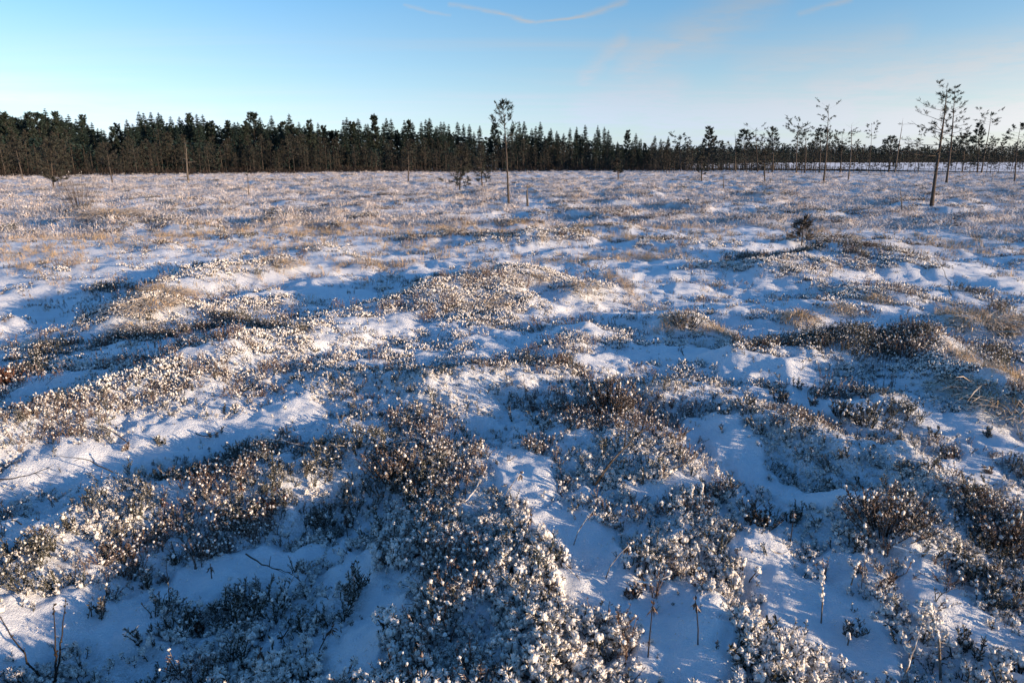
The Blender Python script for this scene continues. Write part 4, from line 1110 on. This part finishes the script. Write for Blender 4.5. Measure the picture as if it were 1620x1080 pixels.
tea_stem(575, 925, 'dry leaf whorl on the blue snow beside the rimed cushion', 3, .07, 2.5, .8)
tea_stem(822, 885, 'dry drooping stem in the middle of the rimed cushion', 4, .16, .9, .5)
tea_stem(905, 862, 'dark dry head on a curved pale stem over the snow', 5, .14, .5, .8, frost=True)
tea_stem(955, 915, 'dark dry head on a pale stem leaning over the sunlit snow', 6, .12, .4, .9, frost=True)
tea_stem(1025, 1040, 'dark drooping dry head on the sunlit snow at the bottom', 7, .17, 1.2, .25)
tea_stem(795, 795, 'dark dry head slanting above the rimed cushion', 8, .13, .5, .8, frost=True)
tea_stem(712, 790, 'spiky dry head at the upper left of the rimed cushion', 9, .10, 1.5, .3)
tea_stem(735, 790, 'spiky dry head at the top of the rimed cushion', 10, .10, 1.0, .3)
tea_stem(1250, 862, 'slim brown seed head standing in the narrow snow trough', 11, .15, 1.2, .1, .02)
tea_stem(550, 850, 'dark drooping pair of leaves on the blue snow edge', 12, .09, 2.0, .3)
tea_stem(262, 822, 'dry leaf whorl inside the shaded left heather', 13, .09, 2.0, .3, mat=m_rust)
tea_stem(385, 800, 'rusty leaf whorl inside the dark heather', 14, .10, 2.0, .3, mat=m_rust)
tea_stem(335, 915, 'pale brown dry whorl on the shaded snow slope', 15, .05, 2.0, .3)
tea_stem(1105, 1020, 'dry drooping head beside the sunlit snow at the lower right', 16, .14, 1.8, .3)
rimed_stalk(1300, 985, 'tall white rimed stalk in the lower right snow trough', 1, .22, (-.12, 0))
rimed_stalk(1093, 812, 'left one of two rimed stalks near the long curved branch', 2, .14, (0, .1))
rimed_stalk(1107, 812, 'right one of two rimed stalks near the long curved branch', 3, .15, (.05, .1))
rimed_stalk(1345, 925, 'white beaded stalk left of the lower right heather', 4, .10, (.1, 0))
rimed_stalk(880, 880, 'short white rimed stalk standing on the central snow', 5, .06, (0, 0))
rimed_stalk(1340, 1020, 'short rimed stalk low in the right snow trough', 6, .05, (0, 0))
# a rimed spruce-like spray in the lower right corner
p = ground_pt(1490, 1075); o = empty('rimed_needle_spray', p, 0, 'needled twig with rime on top leaning left in the lower right', 'twig', 'bare twigs in the foreground')
rg = random.Random(5); S = MB(); Nd = MB(); Fr = MB()
q0 = Vector((0, 0, -.02)); q1 = Vector((-.02, .02, .14)); q2 = Vector((-.06, .05, .26))
S.tube([q0, q1, q2], [.005, .004, .0025], 5); S.build('stem', [m_rimetwig], o)
for k in range(90):
    t = rg.uniform(.35, 1); q = q0.lerp(q1, t * 2) if t < .5 else q1.lerp(q2, t * 2 - 1); a = rg.uniform(0, 6.28)
    Nd.leaf(q, (math.cos(a), math.sin(a) * .6, rg.uniform(-1.2, .2)), rg.uniform(.014, .026), .003, rg)
for k in range(34):
    t = rg.uniform(.5, 1); q = q1.lerp(q2, t * 2 - 1); Fr.ball(tuple(q + Vector((rg.gauss(0, .003), rg.gauss(0, .003), .004))), rg.uniform(.003, .007), rg, 1, .3)
Nd.build('needles', [m_brown], o); Fr.build('rime_coat', [m_rime], o)
